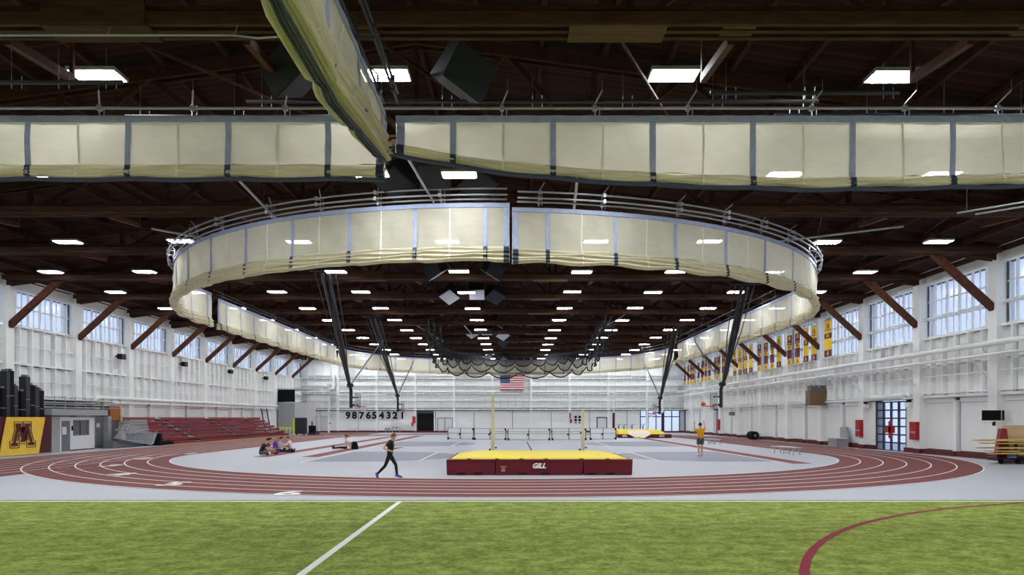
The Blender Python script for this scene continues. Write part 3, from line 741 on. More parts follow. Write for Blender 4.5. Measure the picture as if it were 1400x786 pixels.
# ================================================================== BACKSTOPS
def backstop(label, X, Yb, s, ytop, ztop, strut_top, zrim=3.05, xt=None):
    # s = +1: board faces +x (left side), -1: faces -x
    xm = X-s*.55
    t = thing('basketball_hoop', label, 'basketball hoop', (xm, Yb, zrim), 'ceiling-hung basketball hoops around the infield')
    knee = Vector((xm, Yb, zrim+1.25)); kn2 = Vector((xm, Yb-.9, zrim+2.0)); top = Vector((xt if xt is not None else xm+s*.35, ytop, ztop))
    MB().tube([(xm, Yb, zrim-.1), knee, kn2], .13, 6).build('lower_mast', black, t)
    for dx, r in ((-.13, .12), (.13, .12)):
        MB().tube([kn2+Vector((dx*.3, 0, 0)), (kn2.lerp(top, .5))+Vector((dx*1.0, 0, 0)), top+Vector((dx*1.3, 0, 0))], r, 6).build('mast_tube', black, t)
    MB().tube([kn2, kn2.lerp(top, .55)+Vector((0,0,-.5)), top+Vector((0,.8,-.1))], .06, 5).tube([kn2, kn2.lerp(top, .5)+Vector((-.45,0,.1)), top+Vector((-.6,0,0))], .035, 4).tube([kn2, kn2.lerp(top, .5)+Vector((.45,0,.1)), top+Vector((.6,0,0))], .035, 4).build('mast_stay', black, t)
    MB().tube([top+Vector((-.9,0,.1)), top+Vector((.9,0,.1))], .08, 6).tube([top+Vector((-.8,0,.1)), Vector((top.x-.8,top.y,roofz(top.x)-.1))], .05, 5).tube([top+Vector((.8,0,.1)), Vector((top.x+.8,top.y,roofz(top.x)-.1))], .05, 5).build('roof_hanger', pipe_dk, t)
    st = Vector(strut_top); k3 = Vector((xm+s*.05, Yb-.5, zrim+1.6))
    MB().tube([k3, st], .055, 5).build('folding_strut', black, t)
    MB().tube([st, st+Vector((s*-.1, 1.0, 1.6))], .02, 4).tube([st, st+Vector((0, -3, 1.9))], .02, 4).build('hoist_cable', pipe_dk, t)
    MB().cbox(k3, (.45,.25,.25)).build('pulley', black, t)
    bb = MB().box(*sorted((X, X-s*.05)), Yb-.9, Yb+.9, zrim-.12, zrim+.95).build('backboard', MATS['pane_clear'], t)
    fb = MB()
    for z in (zrim-.12, zrim+.95): fb.beam((X-s*.02, Yb-.92, z), (X-s*.02, Yb+.92, z), .09, .06)
    for y in (Yb-.9, Yb+.9): fb.beam((X-s*.02, y, zrim-.12), (X-s*.02, y, zrim+.95), .06, .09)
    fb.beam((X, Yb-.3, zrim+.05), (X, Yb-.3, zrim+.5), .03, .05).beam((X, Yb+.3, zrim+.05), (X, Yb+.3, zrim+.5), .03, .05).beam((X, Yb-.3, zrim+.5), (X, Yb+.3, zrim+.5), .03, .05)
    fb.build('backboard_frame', greym, bb)
    MB().tube([(xm, Yb, zrim+.1), (X, Yb, zrim+.1)], .1, 6).tube([(xm, Yb, zrim+.7), (X, Yb, zrim+.7)], .07, 6).build('board_bracket', black, t)
    cx = X+s*.38
    MB().tube([(cx+.23*cos(a), Yb+.23*sin(a), zrim) for a in [2*pi*k/16 for k in range(16)]], .032, 5, closed=True).beam((X, Yb, zrim), (X+s*.18, Yb, zrim), .2, .12).build('rim', rimred, t)
    rm = [c for c in bpy.data.objects if c.name.split('.')[0] == 'rim'][-1]
    nt = MB()
    for k in range(10):
        a = 2*pi*k/10; b = a+.35; nt.tube([(cx+.22*cos(a), Yb+.22*sin(a), zrim), (cx+.13*cos(b), Yb+.13*sin(b), zrim-.42)], .008, 3)
        b = a-.35; nt.tube([(cx+.22*cos(a), Yb+.22*sin(a), zrim), (cx+.13*cos(b), Yb+.13*sin(b), zrim-.42)], .008, 3)
    nt.build('net', paint, rm)
    return t
backstop('black ceiling-hung basketball hoop, nearer one on the left of the infield', -11.9, 55.5, 1, 42.3, 10.7, (-11.9, 66, 9.3), xt=-11.0)
backstop('black ceiling-hung basketball hoop, farther one on the left of the infield', -11.9, 78, 1, 62, 10.8, (-11.9, 88, 9.5), 2.95)
backstop('black ceiling-hung basketball hoop with a ball at its rim, nearer right one', 14.75, 53.4, -1, 46, 10.6, (15.2, 60.7, 8.6), xt=14.7)
backstop('black ceiling-hung basketball hoop, farther one on the right of the infield', 14.8, 76, -1, 66.5, 10.9, (14.9, 83.5, 8.9), 2.65)
bpy.context.view_layer.update()
# basketball in the air
bm = bmesh.new(); bmesh.ops.create_uvsphere(bm, u_segments=16, v_segments=10, radius=.125); me = bpy.data.meshes.new('basketball'); bm.to_mesh(me); bm.free()
me.materials.append(mat('ball_orange', (190,84,50), .6)); me.polygons.foreach_set('use_smooth', [True]*len(me.polygons))
ball = put('basketball', me, ((961.5-702)/990*50.5, 50.5, 2.2+(571-552.5)/990*50.5)); ball.scale = (1.25,1.25,1.25); tag(ball, 'orange basketball in flight just left of the nearer right hoop', 'ball')
mb = MB()
for k in range(2):
    mb.tube([(.127*cos(a), .127*sin(a)*(k == 0), .127*sin(a)*(k == 1)) for a in [2*pi*j/20 for j in range(20)]], .004, 4, closed=True)
sm_ = mb.mesh('ball_seam', blackm); so = bpy.data.objects.new('ball_seam', sm_); C.objects.link(so); so.parent = ball

# ================================================================== THROWING CAGE NET
t = thing('throwing_cage_net', 'black net on U-shaped rails gathered up in scallops under the roof', 'net', (0, 85, 9), None)
up = []
for k in range(41):
    a = pi+pi*(1-k/40) if False else pi-pi*k/40
    up.append((.2+8.3*cos(a), 82+13*sin(a)*.95))
up = [(-6.6, 60), (-7.6, 70)]+up+[(8.1, 70), (7.4, 58)]
smp, L = resample(up, 1.1)
for dz, off in ((0, 0), (.25, .5)): MB().tube([p+n*off+Vector((0,0,10.1+dz)) for s, p, n in smp], .05, 5).build('cage_rail', pipe_dk, t, smooth=True)
for nm, z0, base, amp, seg, off in (('net_swag', 10.0, 1.1, .75, 3.2, 0), ('net_swag', 9.9, 1.7, .8, 3.9, .6), ('net_swag', 10.0, .6, .5, 2.4, -.5)):
    rows = []; edge = []
    for s, p, n in resample(up, .4)[0]:
        far = max(0, min(1, (p.y-60)/30)); d = base*(.2+.75*far)+amp*abs(sin(pi*s/seg))**.6*(.5+.7*far)
        b = p+n*(off+.1*sin(s*3)); rows.append([b+Vector((0,0,z0-d*k/4))+n*(.08*sin(s*2+k)) for k in range(5)]); edge.append(b+Vector((0,0,z0-d)))
    MB().grid(rows).build(nm, MATS['net'], t); MB().tube(edge, .075, 5).build('net_hem', blackm, t)
for k in range(0, len(smp), 3):
    _, p, n = smp[k]; MB().tube([p+Vector((0,0,10.1)), p+n*.3+Vector((0,0,11.5))], .025, 4).build('cage_hanger', pipe_dk, t)
for a, b in (((-9.5, 70, 11.2), (-7.2, 74, 10)), ((9.5, 62, 11), (7.5, 66, 10)), ((-5, 68, 11.3), (-4, 73, 10.4))): MB().tube([a, b], .05, 5).build('cage_strut', steel, t)

# ================================================================== BACK WALL THINGS
f = thing('flag', 'American flag hanging flat on the white back wall under the far curtain', 'flag', (0, 106.6, 6.3))
fx0, fx1, fz0, fz1, fy = -1.95, 1.6, 6.28, 8.42, 106.8
red_s = mat('flag_red', (178,30,48), .8); whs = mat('flag_white', (238,236,234), .8); blu = mat('flag_blue', (44,50,96), .8)
sh = (fz1-fz0)/13
for k in range(13):
    z1 = fz1-k*sh; x0 = fx0 if k >= 7 else fx0+1.42
    rows = [[(x0+(fx1-x0)*j/12, fy+.03*sin(j*.9)+d, z) for z, d in ((z1, 0), (z1-sh, 0), (z1-sh, .02), (z1, .02))] for j in range(13)]
    MB().grid(rows, close_v=True).build('stripe', red_s if k % 2 == 0 else whs, f)
MB().box(fx0, fx0+1.42, fy-.01, fy+.02, fz1-7*sh, fz1).build('canton', blu, f)
stm = []
for r in range(9):
    for c_ in range(6 if r % 2 == 0 else 5):
        x = fx0+.13+c_*.232+(0 if r % 2 == 0 else .116); z = fz1-.12-r*.114
        stm.append((x, z))
mb = MB()
for x, z in stm:
    i = len(mb.v)
    for k in range(10):
        rr = .045 if k % 2 == 0 else .018; a = pi/2+pi*k/5; mb.v.append((x+rr*cos(a), fy-.016, z+rr*sin(a)))
    mb.f.append(tuple(range(i, i+10)))
mb.build('stars', whs, f)
MB().tube([(fx0, fy+.03, fz1+.03), (fx1, fy+.03, fz1+.03)], .03, 6).build('flag_pole', steel, f)
for d, px in zip('987654321', (475.8, 484.6, 494.2, 503.6, 511.8, 521.8, 531.3, 540, 550)):
    me = text_mesh(d, 1.38, 0, .02, .06); me.materials.append(blackm)
    Yn = 106.75; o = put('wall_number', me, ((px-702)/990*Yn, Yn, 2.2+.3), rot=(pi/2,0,0)); tag(o, 'large black numeral %s mounted on the white back wall' % dict(zip('987654321', 'nine eight seven six five four three two one'.split()))[d], 'number', 'black numerals 9 to 1 along the back wall')
def blk(name, label, cat, parts, loc=None, group=None):
    """parts: list of (partname, material, MB)"""
    xs = [v for _, _, m in parts for v in m.v]
    l = loc or (sum(v[0] for v in xs)/len(xs), sum(v[1] for v in xs)/len(xs), min(v[2] for v in xs))
    t = thing(name, label, cat, l, group)
    for nm, m_, mbx in parts: mbx.build(nm, m_, t)
    return t
# padded posts at the back
for px, Y, lab in ((839, 104, 'white post with a maroon pad near the back wall, left of the vault mat'), (906, 100, 'white post with a maroon pad in front of the glazed back opening')):
    x = (px-702)/990*Y
    blk('padded_post', lab, 'post', [('post', white, MB().box(x-.08, x+.08, Y-.08, Y+.08, 0, 6.5)), ('pad', maroon_d, MB().box(x-.16, x+.16, Y-.16, Y+.16, .3, 2.9)), ('base_plate', steel, MB().box(x-.2, x+.2, Y-.2, Y+.2, 0, .03))], (x, Y, 0))
# pairs of round black speakers / weights on back wall
for i, px in enumerate((787, 792.5)):
    x = (px-702)/990*106.7
    ms = MB(); 
    for z in (2.3, 1.85): ms.tube([(x, 106.75, z), (x, 106.5, z)], .2, 12)
    blk('signal_lamp', 'tall black pair of round signal lamps on the back wall, %s' % ('left one' if i == 0 else 'right one'), 'lamp', [('lamp_head', blackm, ms), ('lamp_foot', blackm, MB().box(x-.17, x+.17, 106.65, 106.84, 1.38, 1.52))])
x = (779.5-702)/990*106.7
blk('fire_extinguisher', 'red fire extinguisher and hose on the back wall beside the round lamps', 'fire extinguisher', [('bracket', redbox, MB().box(x-.1, x+.1, 106.6, 106.84, 2.1, 2.9)), ('cylinder', redbox, MB().tube([(x+.1, 106.5, 1.4), (x+.1, 106.5, 2.0)], .15, 10))])
x = (566-702)/990*106.7
blk('fire_extinguisher', 'red fire extinguisher cabinet on the back wall beside the dark opening', 'fire extinguisher', [('cabinet', redbox, MB().box(x-.2, x+.2, 106.5, 106.84, 1.4, 2.4)), ('cylinder', redbox, MB().tube([(x-.2, 106.45, 1.0), (x-.2, 106.45, 1.5)], .15, 10))])
# white standing frame + table on the left back
blk('notice_board', 'white notice board on legs against the back wall below the numerals', 'board', [('board', doorw, MB().box(-17.9, -16.5, 106.1, 106.2, .9, 1.9)), ('leg', steel, MB().box(-17.8, -17.7, 106.1, 106.2, 0, .9)), ('leg', steel, MB().box(-16.7, -16.6, 106.1, 106.2, 0, .9)), ('tray', midgrey, MB().box(-17.7, -16.8, 105.95, 106.1, .75, .85))])
blk('low_rack', 'small grey rack on the floor left of the white notice board', 'rack', [('shelf', greym, MB().box(-18.8, -18.1, 105.8, 106.3, .4, .7)), ('leg', steel, MB().box(-18.75, -18.7, 106, 106.1, 0, .4)), ('leg', steel, MB().box(-18.2, -18.15, 106, 106.1, 0, .4))])
# wall-mounted white heater and mesh door things
x = (431-702)/990*106.5
# white column with box at left back
x = (449.5-702)/990*105.3
blk('service_column', 'white service column with a crossbar standing near the back left corner', 'column', [('post', white, MB().box(x-.12, x+.12, 105.2, 105.4, 0, 5.5)), ('crossbar', white, MB().box(x, x+8.5, 105.25, 105.35, 5.5, 5.6)), ('arm_box', wgrey, MB().box(x-.3, x+1.2, 105.0, 105.5, 5.6, 6.0)), ('valve', redbox, MB().cbox((x+.2, 105.2, 1.4), (.25,.1,.12)))])
blk('camera_mount', 'white wall bracket with a small box high on the back wall, left side', 'bracket', [('bracket', white, MB().box(-27.3, -26.3, 106.2, 107.3, 6.4, 6.6)), ('upright', white, MB().box(-26.6, -26.3, 106.3, 106.6, 6.6, 8.4)), ('box', wgrey, MB().box(-27.3, -26.9, 106.2, 106.6, 6.6, 7.2))])

# ================================================================== WHITE ROLLING BARRIERS
def barrier(x0, x1, y, lab, off):
    t = thing('rolling_barrier', lab, 'barrier', ((x0+x1)/2, y, 0), 'white rolling barriers in a row on the infield')
    a = Vector((x0, y+off, 0)); b = Vector((x1, y-off, 0)); d = b-a; hw = 1.12
    for u0, u1 in ((.0, .5), (.5, 1)):
        for z0, z1 in ((.1, .62), (.66, 1.12)):
            p = a+d*(u0+.015); q = a+d*(u1-.015); MB().beam(p+Vector((0,0,(z0+z1)/2)), q+Vector((0,0,(z0+z1)/2)), .05, z1-z0).build('panel', wpanel, t)
    fm = MB()
    for z in (.06, .64, 1.15): fm.beam(a+Vector((0,0,z)), b+Vector((0,0,z)), .08, .035)
    for u in (0, .5, 1): fm.beam(a+d*u+Vector((0,0,.03)), a+d*u+Vector((0,0,1.17)), .04, .07, up=(1,0,0))
    fm_ = fm.build('frame', midgrey, t)
    for u in (.01, .99): MB().cbox(a+d*u+Vector((0,-.1,.1)), (.2,.2,.2)).build('caster', blackm, fm_)
    MB().cbox(a+d*.99+Vector((0,-.1,1.05)), (.16,.16,.2)).build('latch', blackm, fm_)
    MB().cbox(a+d*.5+Vector((-.1,-.1,.55)), (.16,.16,.16)).build('latch', blackm, fm_)
nm = ['leftmost', 'second from the left', 'middle one, behind the crossbar', 'second from the right', 'rightmost, beside the vault mat']
for (p0, p1, Y, off), n_ in zip(((612, 647.5, 73.2, .5), (648.5, 691.5, 71.6, .3), (694.5, 751.5, 70.6, .0), (754.5, 801, 70.8, -.15), (806, 843, 72.6, -.7)), nm):
    barrier((p0-702)/990*Y, (p1-702)/990*Y, Y, 'white wheeled barrier panel on the infield, %s' % n_, off)

# ================================================================== HIGH JUMP
t = thing('landing_mat', 'large maroon and yellow high jump landing mat near the track', 'mat', (1, 30, 0))
x0, x1, y0, y1 = -2.57, 4.56, 27.7, 32.6
def pad(x0, x1, y0, y1, z0, z1, b=.05, bul=.02):
    m = MB(); n = 8; rows = []
    rings = ((z0, 0), (z0+.03, b*.6), (z1-b, b*.6+bul), (z1, b*-.2))
    for z, e in rings:
        r = []
        for k in range(n): r.append((x0-e+.05+(x1-x0+2*e-.1)*k/n, y0-e+.05, z))
        for k in range(n): r.append((x1+e-.05, y0-e+.05+(y1-y0+2*e-.1)*k/n, z))
        for k in range(n): r.append((x1+e-.05-(x1-x0+2*e-.1)*k/n, y1+e-.05, z))
        for k in range(n): r.append((x0-e+.05, y1+e-.05-(y1-y0+2*e-.1)*k/n, z))
        rows.append(r)
    m.grid(rows, close_v=True); i = len(m.v)-4*n; m.f.append(tuple(range(i, i+4*n))); m.f.append(tuple(reversed(range(4*n))))
    return m
s1, s2 = -.7, 2.68
for a, b in ((x0, s1), (s1+.015, s2-.015), (s2, x1)): pad(a, b, y0, y1, 0, .62).build('foam_section', maroon, t)
m = MB(); zt_ = .635
m.v = [(x0+.15, y0+.12, .62), (x1-.15, y0+.12, .62), (x1-.15, y1-.1, .62), (x0+.15, y1-.1, .62), (x0+.3, y0+.2, .68), (x1-.3, y0+.2, .68), (x1-.9, y1-.2, .74), (x0+.9, y1-.2, .74)]
m.f = [(3,2,1,0),(4,5,6,7),(0,1,5,4),(1,2,6,5),(2,3,7,6),(3,0,4,7)]; m.build('top_cover', yellow, t)
for a in (x0+.02,): MB().box(x0-.0, x1+.0, y0-.035, y0-.0, .6, .625).build('piping', mat('piping_pink', (190,120,110), .6), t)
me = text_mesh('GILL', .26, .35, .004, .012); me.materials.append(paint); o = put('printed_lettering', me, ((736.5-702)/990*27.6, 27.655-.02, .36), t, rot=(pi/2,0,0))
MB().box(-.5, -.27, y0-.03, y0-.02, .3, .35).box(-.46, -.32, y0-.03, y0-.02, .14, .27).build('care_label', mat('label_tan', (170,120,100), .7), t)
for x in (-1.7, -.62, .3, 1.25, 2.6, 3.6): MB().cbox((x, y0-.01, .625), (.16, .05, .03)).build('strap', blackm, t)
for x in (-2.0, -1.35, .35, 1.2, 3.0, 3.7): MB().cbox((x, y0-.02, .06), (.3, .02, .06)).build('handle', blackm, t)
cream = mat('standard_cream', (226,222,190), .5)
for x, h, lab in ((-.95, 3.25, 'tall cream high jump upright, left one behind the mat'), (3.2, 2.62, 'shorter cream high jump upright, right one behind the mat')):
    Y = 33.4
    t = thing('jump_standard', lab, 'post', (x, Y, 0), 'uprights of the high jump')
    MB().box(x-.09, x+.09, Y-.05, Y+.05, .04, h*.6).build('lower_post', cream, t)
    MB().box(x-.06, x+.06, Y-.035, Y+.035, h*.6, h).build('upper_post', cream, t)
    MB().box(x-.3, x+.3, Y-.3, Y+.4, 0, .05).build('foot_plate', greym, t)
    MB().cbox((x-.1, Y, 1.5), (.05,.12,.1)).cbox((x-.14, Y, .72), (.08,.1,.1)).cbox((x+.14, Y, .82), (.08,.06,.06)).build('clamp_knob', blackm, t)
o = MB().tube([(-.84, 33.33, 1.57), (1.1, 33.33, 1.55), (3.1, 33.33, 1.57)], .016, 6).build('crossbar', mat('bar_pink', (205,150,150), .5)); tag(o, 'thin pinkish crossbar resting between the two cream uprights', 'bar')
# far pole vault pit
t = thing('landing_mat', 'far yellow and maroon pole vault mat with a white notch, beside the glazed opening', 'mat', (14, 79, 0))
ya = 78.2; xa, xb = 11.3, 17.1
pad(xa, 12.9, ya, 83, 0, .42).build('foam_section', maroon, t); pad(14.4, xb, ya, 83, 0, .42).build('foam_section', maroon, t); pad(12.95, 14.35, ya+1.1, 83, 0, .42).build('foam_section', maroon, t)
m = MB()
m.v = [(xa+.1, ya+.1, .42), (xb-.5, ya+.1, .42), (xb-.5, 82.8, .42), (xa+.1, 82.8, .42), (xa+.1, ya+.6, .8), (xb-1.1, ya+.6, .8), (xb-1.3, 82.6, .9), (xa+.1, 82.6, .9)]
m.f = [(3,2,1,0),(4,5,6,7),(0,1,5,4),(1,2,6,5),(2,3,7,6),(3,0,4,7)]; m.build('top_cover', yellow, t)
m = MB(); m.v = [(12.4, ya+.02, .46), (14.9, ya+.02, .46), (14.1, ya-.3, .03), (13.2, ya-.3, .03), (12.4, ya+.6, .83), (14.6, ya+.6, .83)]
m.f = [(0,3,2,1), (4,0,1,5)]; m.v += [(x, y+.05, z-.03) for x, y, z in m.v]; m.f += [(1+6,2+6,3+6,0+6), (5+6,1+6,0+6,4+6), (0,6,9,3), (3,9,8,2), (2,8,7,1), (4,5,11,10), (1,7,11,5), (0,4,10,6)]
m.build('notch_cover', mat('cover_cream', (244,234,214), .6), t)
MB().tube([(13.35+.3*cos(a), ya-.35+.14*sin(a), .1) for a in [2*pi*k/14 for k in range(14)]], .05, 5, closed=True).build('box_collar', yellow, t)
me = text_mesh('GILL', .3, .35, .004, .01); me.materials.append(paint); put('printed_lettering', me, (12.0, ya-.06, .24), t, rot=(pi/2,0,0)); put('printed_lettering', me, (16.0, ya-.06, .24), t, rot=(pi/2,0,0))
# exercise bikes behind the vault mat
for i, px in enumerate((846, 853, 864, 879)):
    Y = 98; x = (px-702)/990*Y
    blk('exercise_bike', 'dark exercise bike by the back wall behind the vault mat, %s from the left' % ORD[i], 'exercise bike',
        [('flywheel', black, MB().tube([(x-.06, Y, .35), (x+.06, Y, .35)], .28, 12)), ('frame', black, MB().beam((x, Y-.4, .3), (x, Y+.5, .5), .08, .08).beam((x, Y+.3, .4), (x, Y+.35, 1.0), .06, .06).beam((x, Y-.3, .3), (x, Y-.35, 1.25), .06, .06)),
         ('saddle', blackm, MB().cbox((x, Y+.35, 1.03), (.2,.3,.08))), ('handlebar', black, MB().beam((x-.3, Y-.35, 1.3), (x+.3, Y-.35, 1.3), .05, .05)), ('foot', steel, MB().cbox((x, Y-.4, .03), (.5,.08,.06)).cbox((x, Y+.45, .03), (.5,.08,.06)))], (x, Y, 0))

# ================================================================== BENCHES (right)
def bench(x, y, L, lab, rz):
    t = thing('bench', lab, 'bench', (x, y, 0), 'low benches on the right infield')
    for i, d in enumerate((-.15, .15)): MB().box(x+d-.13, x+d+.13, y-L/2, y+L/2, .44, .48).build('seat_plank', wgrey, t)
    for yy in (y-L/2+.2, y, y+L/2-.2):
        MB().beam((x-.22, yy, .02), (x-.15, yy, .44), .04, .04).beam((x+.22, yy, .02), (x+.15, yy, .44), .04, .04).beam((x-.25, yy, .42), (x+.25, yy, .42), .04, .04).build('leg', steel, t)
    MB().beam((x, y-L/2+.2, .4), (x, y, .1), .03, .03).beam((x, y+L/2-.2, .4), (x, y, .1), .03, .03).build('brace', steel, t)
    t.rotation_euler = (0, 0, rz)
bench(16.3, 43.2, 2.4, 'low pale bench on the right infield near the track bend', .2)
bench(16.2, 59.2, 2.4, 'low pale bench on the right infield just behind the man in orange', .2)

# ================================================================== RIGHT WALL THINGS
def redpad(y, z0, z1, lab, extra):
    x = XR-.5-.105
    p = [('pad', redbox, MB().box(x-.12, x+.1, y-.36, y+.36, z0, z1)), ('end_piece', redbox, MB().box(x-.1, x+.1, y-.38, y-.36, z0, z1))]
    if extra: p.append(('silver_fitting', steel, MB().tube([(x-.15, y-.2, z0+.45), (x-.15, y+.2, z0+.45)], .05, 6).cbox((x-.14, y-.22, z0+.45), (.08,.12,.14)).cbox((x-.14, y+.22, z0+.45), (.08,.12,.14))))
    blk('hose_cabinet', lab, 'cabinet', p, (x, y, z0))
redpad(44.6, .85, 1.95, 'bright red cabinet on the white column right of the glazed door', True)
redpad(51.7, .85, 2.05, 'bright red cabinet on the white column left of the glazed door', True)
redpad(87.2, .7, 2.0, 'small red cabinet on the far right wall column beside the dark glass door', False)
x = XR-.6
blk('wall_heater', 'brown boxy heater with grey top hung high on the right wall', 'heater', [('body', olive, MB().box(23.75, 25.1, 58.0, 58.9, 3.2, 4.4)), ('top_box', midgrey, MB().box(23.9, 25.1, 58.1, 58.9, 4.4, 4.8)), ('lamp', paint, MB().cbox((24.1, 58.07, 4.7), (.1,.06,.08)).cbox((24.5, 58.07, 4.7), (.1,.06,.08)))])
blk('wall_monitor', 'long black display unit on a bracket on the right wall above the boards', 'display', [('screen_box', blackm, MB().box(24.0, 24.95, 37.05, 37.12, 2.06, 2.58)), ('side_cap', wgrey, MB().box(24.95, 25.0, 37.05, 37.12, 2.06, 2.58)), ('end_box', blackm, MB().box(25.0, 25.12, 37.05, 37.12, 2.06, 2.58)), ('shelf', white, MB().box(24.0, 25.2, 37.05, 37.13, 1.96, 2.05)), ('stem', blackm, MB().cbox((24.6, 37.08, 1.9), (.12,.08,.22)))])
for i, y in enumerate((45.6, 51.2)):
    blk('wall_sensor', 'small white sensor box on the right wall, %s the glazed door' % ('right of' if i == 0 else 'left of'), 'sensor', [('box', white, MB().box(XR-.55, XR-.25, y-.25, y+.25, 2.9, 3.15)), ('lens', blackm, MB().cbox((XR-.4, y, 3.25), (.2,.2,.15)))])
blk('equipment_crate', 'grey box with a raised back standing at the foot of the right wall', 'box', [('box', greym, MB().box(23.9, 24.8, 53.6, 55.0, .02, .62)), ('lid', wgrey, MB().box(23.85, 24.85, 53.5, 55.1, .62, .68)), ('back_panel', greym, MB().box(24.8, 24.9, 53.9, 55.0, 0, 1.5))])
t = blk('rolled_hose', 'black rolled drum on the floor at the foot of the right wall', 'drum', [('drum', blackm, MB().tube([(24.1, 72.2, .42), (24.1, 73.6, .42)], .42, 16)), ('hub', midgrey, MB().tube([(24.1, 72.15, .42), (24.1, 72.2, .42)], .15, 10))])
# long crane pipes
for z, xo, r, lab in ((6.0, 1.0, .14, 'thick white pipe running the length of the right wall, upper one'), (5.35, 1.6, .075, 'thin white pipe running along the right wall, lower one')):
    t = thing('wall_pipe', lab, 'pipe', (XR-xo, 68, z))
    MB().tube([(XR-xo, 24, z), (XR-xo, YB-.6, z)], r, 8).build('pipe', white, t, smooth=True)
    for y in FRW:
        if y > 24: MB().beam((XR-xo, y+.0, z-.1), (XR-.3, y, z-.1), .08, .08).beam((XR-xo, y, z-.1), (XR-.45, y, z-1.3), .06, .06).build('pipe_bracket', white, t)
t = thing('wall_pipe', 'white pipe along the left wall just above the bleachers', 'pipe', (-30.7, 72, 3.6))
MB().tube([(-30.8, 53, 2.3), (-30.8, 53, 3.3), (-30.8, 53.6, 3.7), (-30.8, 95, 3.7)], .13, 8).build('pipe', white, t, smooth=True)
MB().tube([(-30.8, 56, 3.35), (-30.8, 95, 3.35)], .05, 6).build('conduit', white, t)
# glass side door far right wall
blk('glass_side_door', 'narrow dark-framed glass door in the far right wall', 'door', [('frame', navy, MB().box(XR-.2, XR-.05, 88.0, 88.3, 0, 3.2).box(XR-.2, XR-.05, 89.4, 89.6, 0, 3.2).box(XR-.2, XR-.05, 90.7, 91.0, 0, 3.2).box(XR-.2, XR-.05, 88, 91, 3.1, 3.3)), ('pane', speaker_l, MB().box(XR-.14, XR-.1, 88.3, 89.4, .05, 3.1)), ('pane', speaker_l, MB().box(XR-.14, XR-.1, 89.6, 90.7, .05, 3.1))])
blk('wall_bracket', 'small grey projector on a bracket low on the right wall', 'bracket', [('arm', white, MB().box(XR-.9, XR-.1, 80.3, 80.4, 2.55, 2.65)), ('head', midgrey, MB().box(XR-1.3, XR-.8, 80.1, 80.7, 2.45, 2.85))])
# equipment cart with boards, right edge
t = thing('board_cart', 'wheeled cart with maroon end pad at the right edge, holding yellow boards', 'cart', (24.2, 34.5, 0))
MB().box(23.15, 24.9, 34.6, 35.6, .18, .3).build('deck', black, t)
m = MB(); m.v = [(23.18, 34.75, .3), (23.85, 34.75, .3), (23.85, 35.0, .3), (23.18, 35.0, .3), (23.42, 34.75, 1.68), (23.68, 34.75, 1.68), (23.68, 35.0, 1.68), (23.42, 35.0, 1.68)]
m.f = [(3,2,1,0),(4,5,6,7),(0,1,5,4),(1,2,6,5),(2,3,7,6),(3,0,4,7)]; m.build('end_pad', maroon_b, t)
for x in (23.3, 24.1, 24.75):
    MB().tube([(x-.0, 34.55, .12), (x, 34.65, .12)], .12, 12).build('wheel', blackm, t)
MB().box(23.2, 24.9, 34.6, 34.64, .06, .12).box(24.0, 24.1, 34.6, 34.7, .3, 1.0).build('cart_frame', black, t)
blk('plywood_sheet', 'large pale plywood sheet standing upright on the cart at the right edge', 'board', [('sheet', ply, MB().box(23.7, 24.78, 35.1, 35.16, .3, 1.84)), ('backing', ply, MB().box(23.75, 24.75, 35.2, 35.24, .3, 1.8))])
bd = [('topmost long yellow board on the cart at the right edge', 21.9, 24.9, 1.10, .1), ('thin dark-edged board just under the topmost board on the cart', 22.25, 24.9, .97, .05), ('long yellow board in the middle of the cart, turned up at its tip', 22.1, 24.9, .74, .08), ('short pale board low on the cart at the right edge', 22.5, 23.9, .61, .04), ('lowest yellow board on the cart, just above its deck', 22.6, 24.9, .48, .09)]
for lab, a, b, z, th in bd:
    m = MB(); m.v = [(a, 34.2, z-.0), (b, 34.2, z-.03), (b, 34.72, z-.03), (a, 34.72, z), (a+.15, 34.2, z+th*.6), (b, 34.2, z+th), (b, 34.72, z+th), (a+.15, 34.72, z+th*.6)]
    m.f = [(3,2,1,0),(4,5,6,7),(0,1,5,4),(1,2,6,5),(2,3,7,6),(3,0,4,7)]
    o = m.build('long_board', board_y); tag(o, lab, 'board', 'boards lying on the cart')
o = MB().tube([(23.5, 34.4, .36), (23.85, 34.4, .36)], .1, 10).build('rolled_tarp', mat('tarp_blue', (96,110,170), .7)); tag(o, 'small rolled blue tarp on the deck of the board cart', 'tarp')

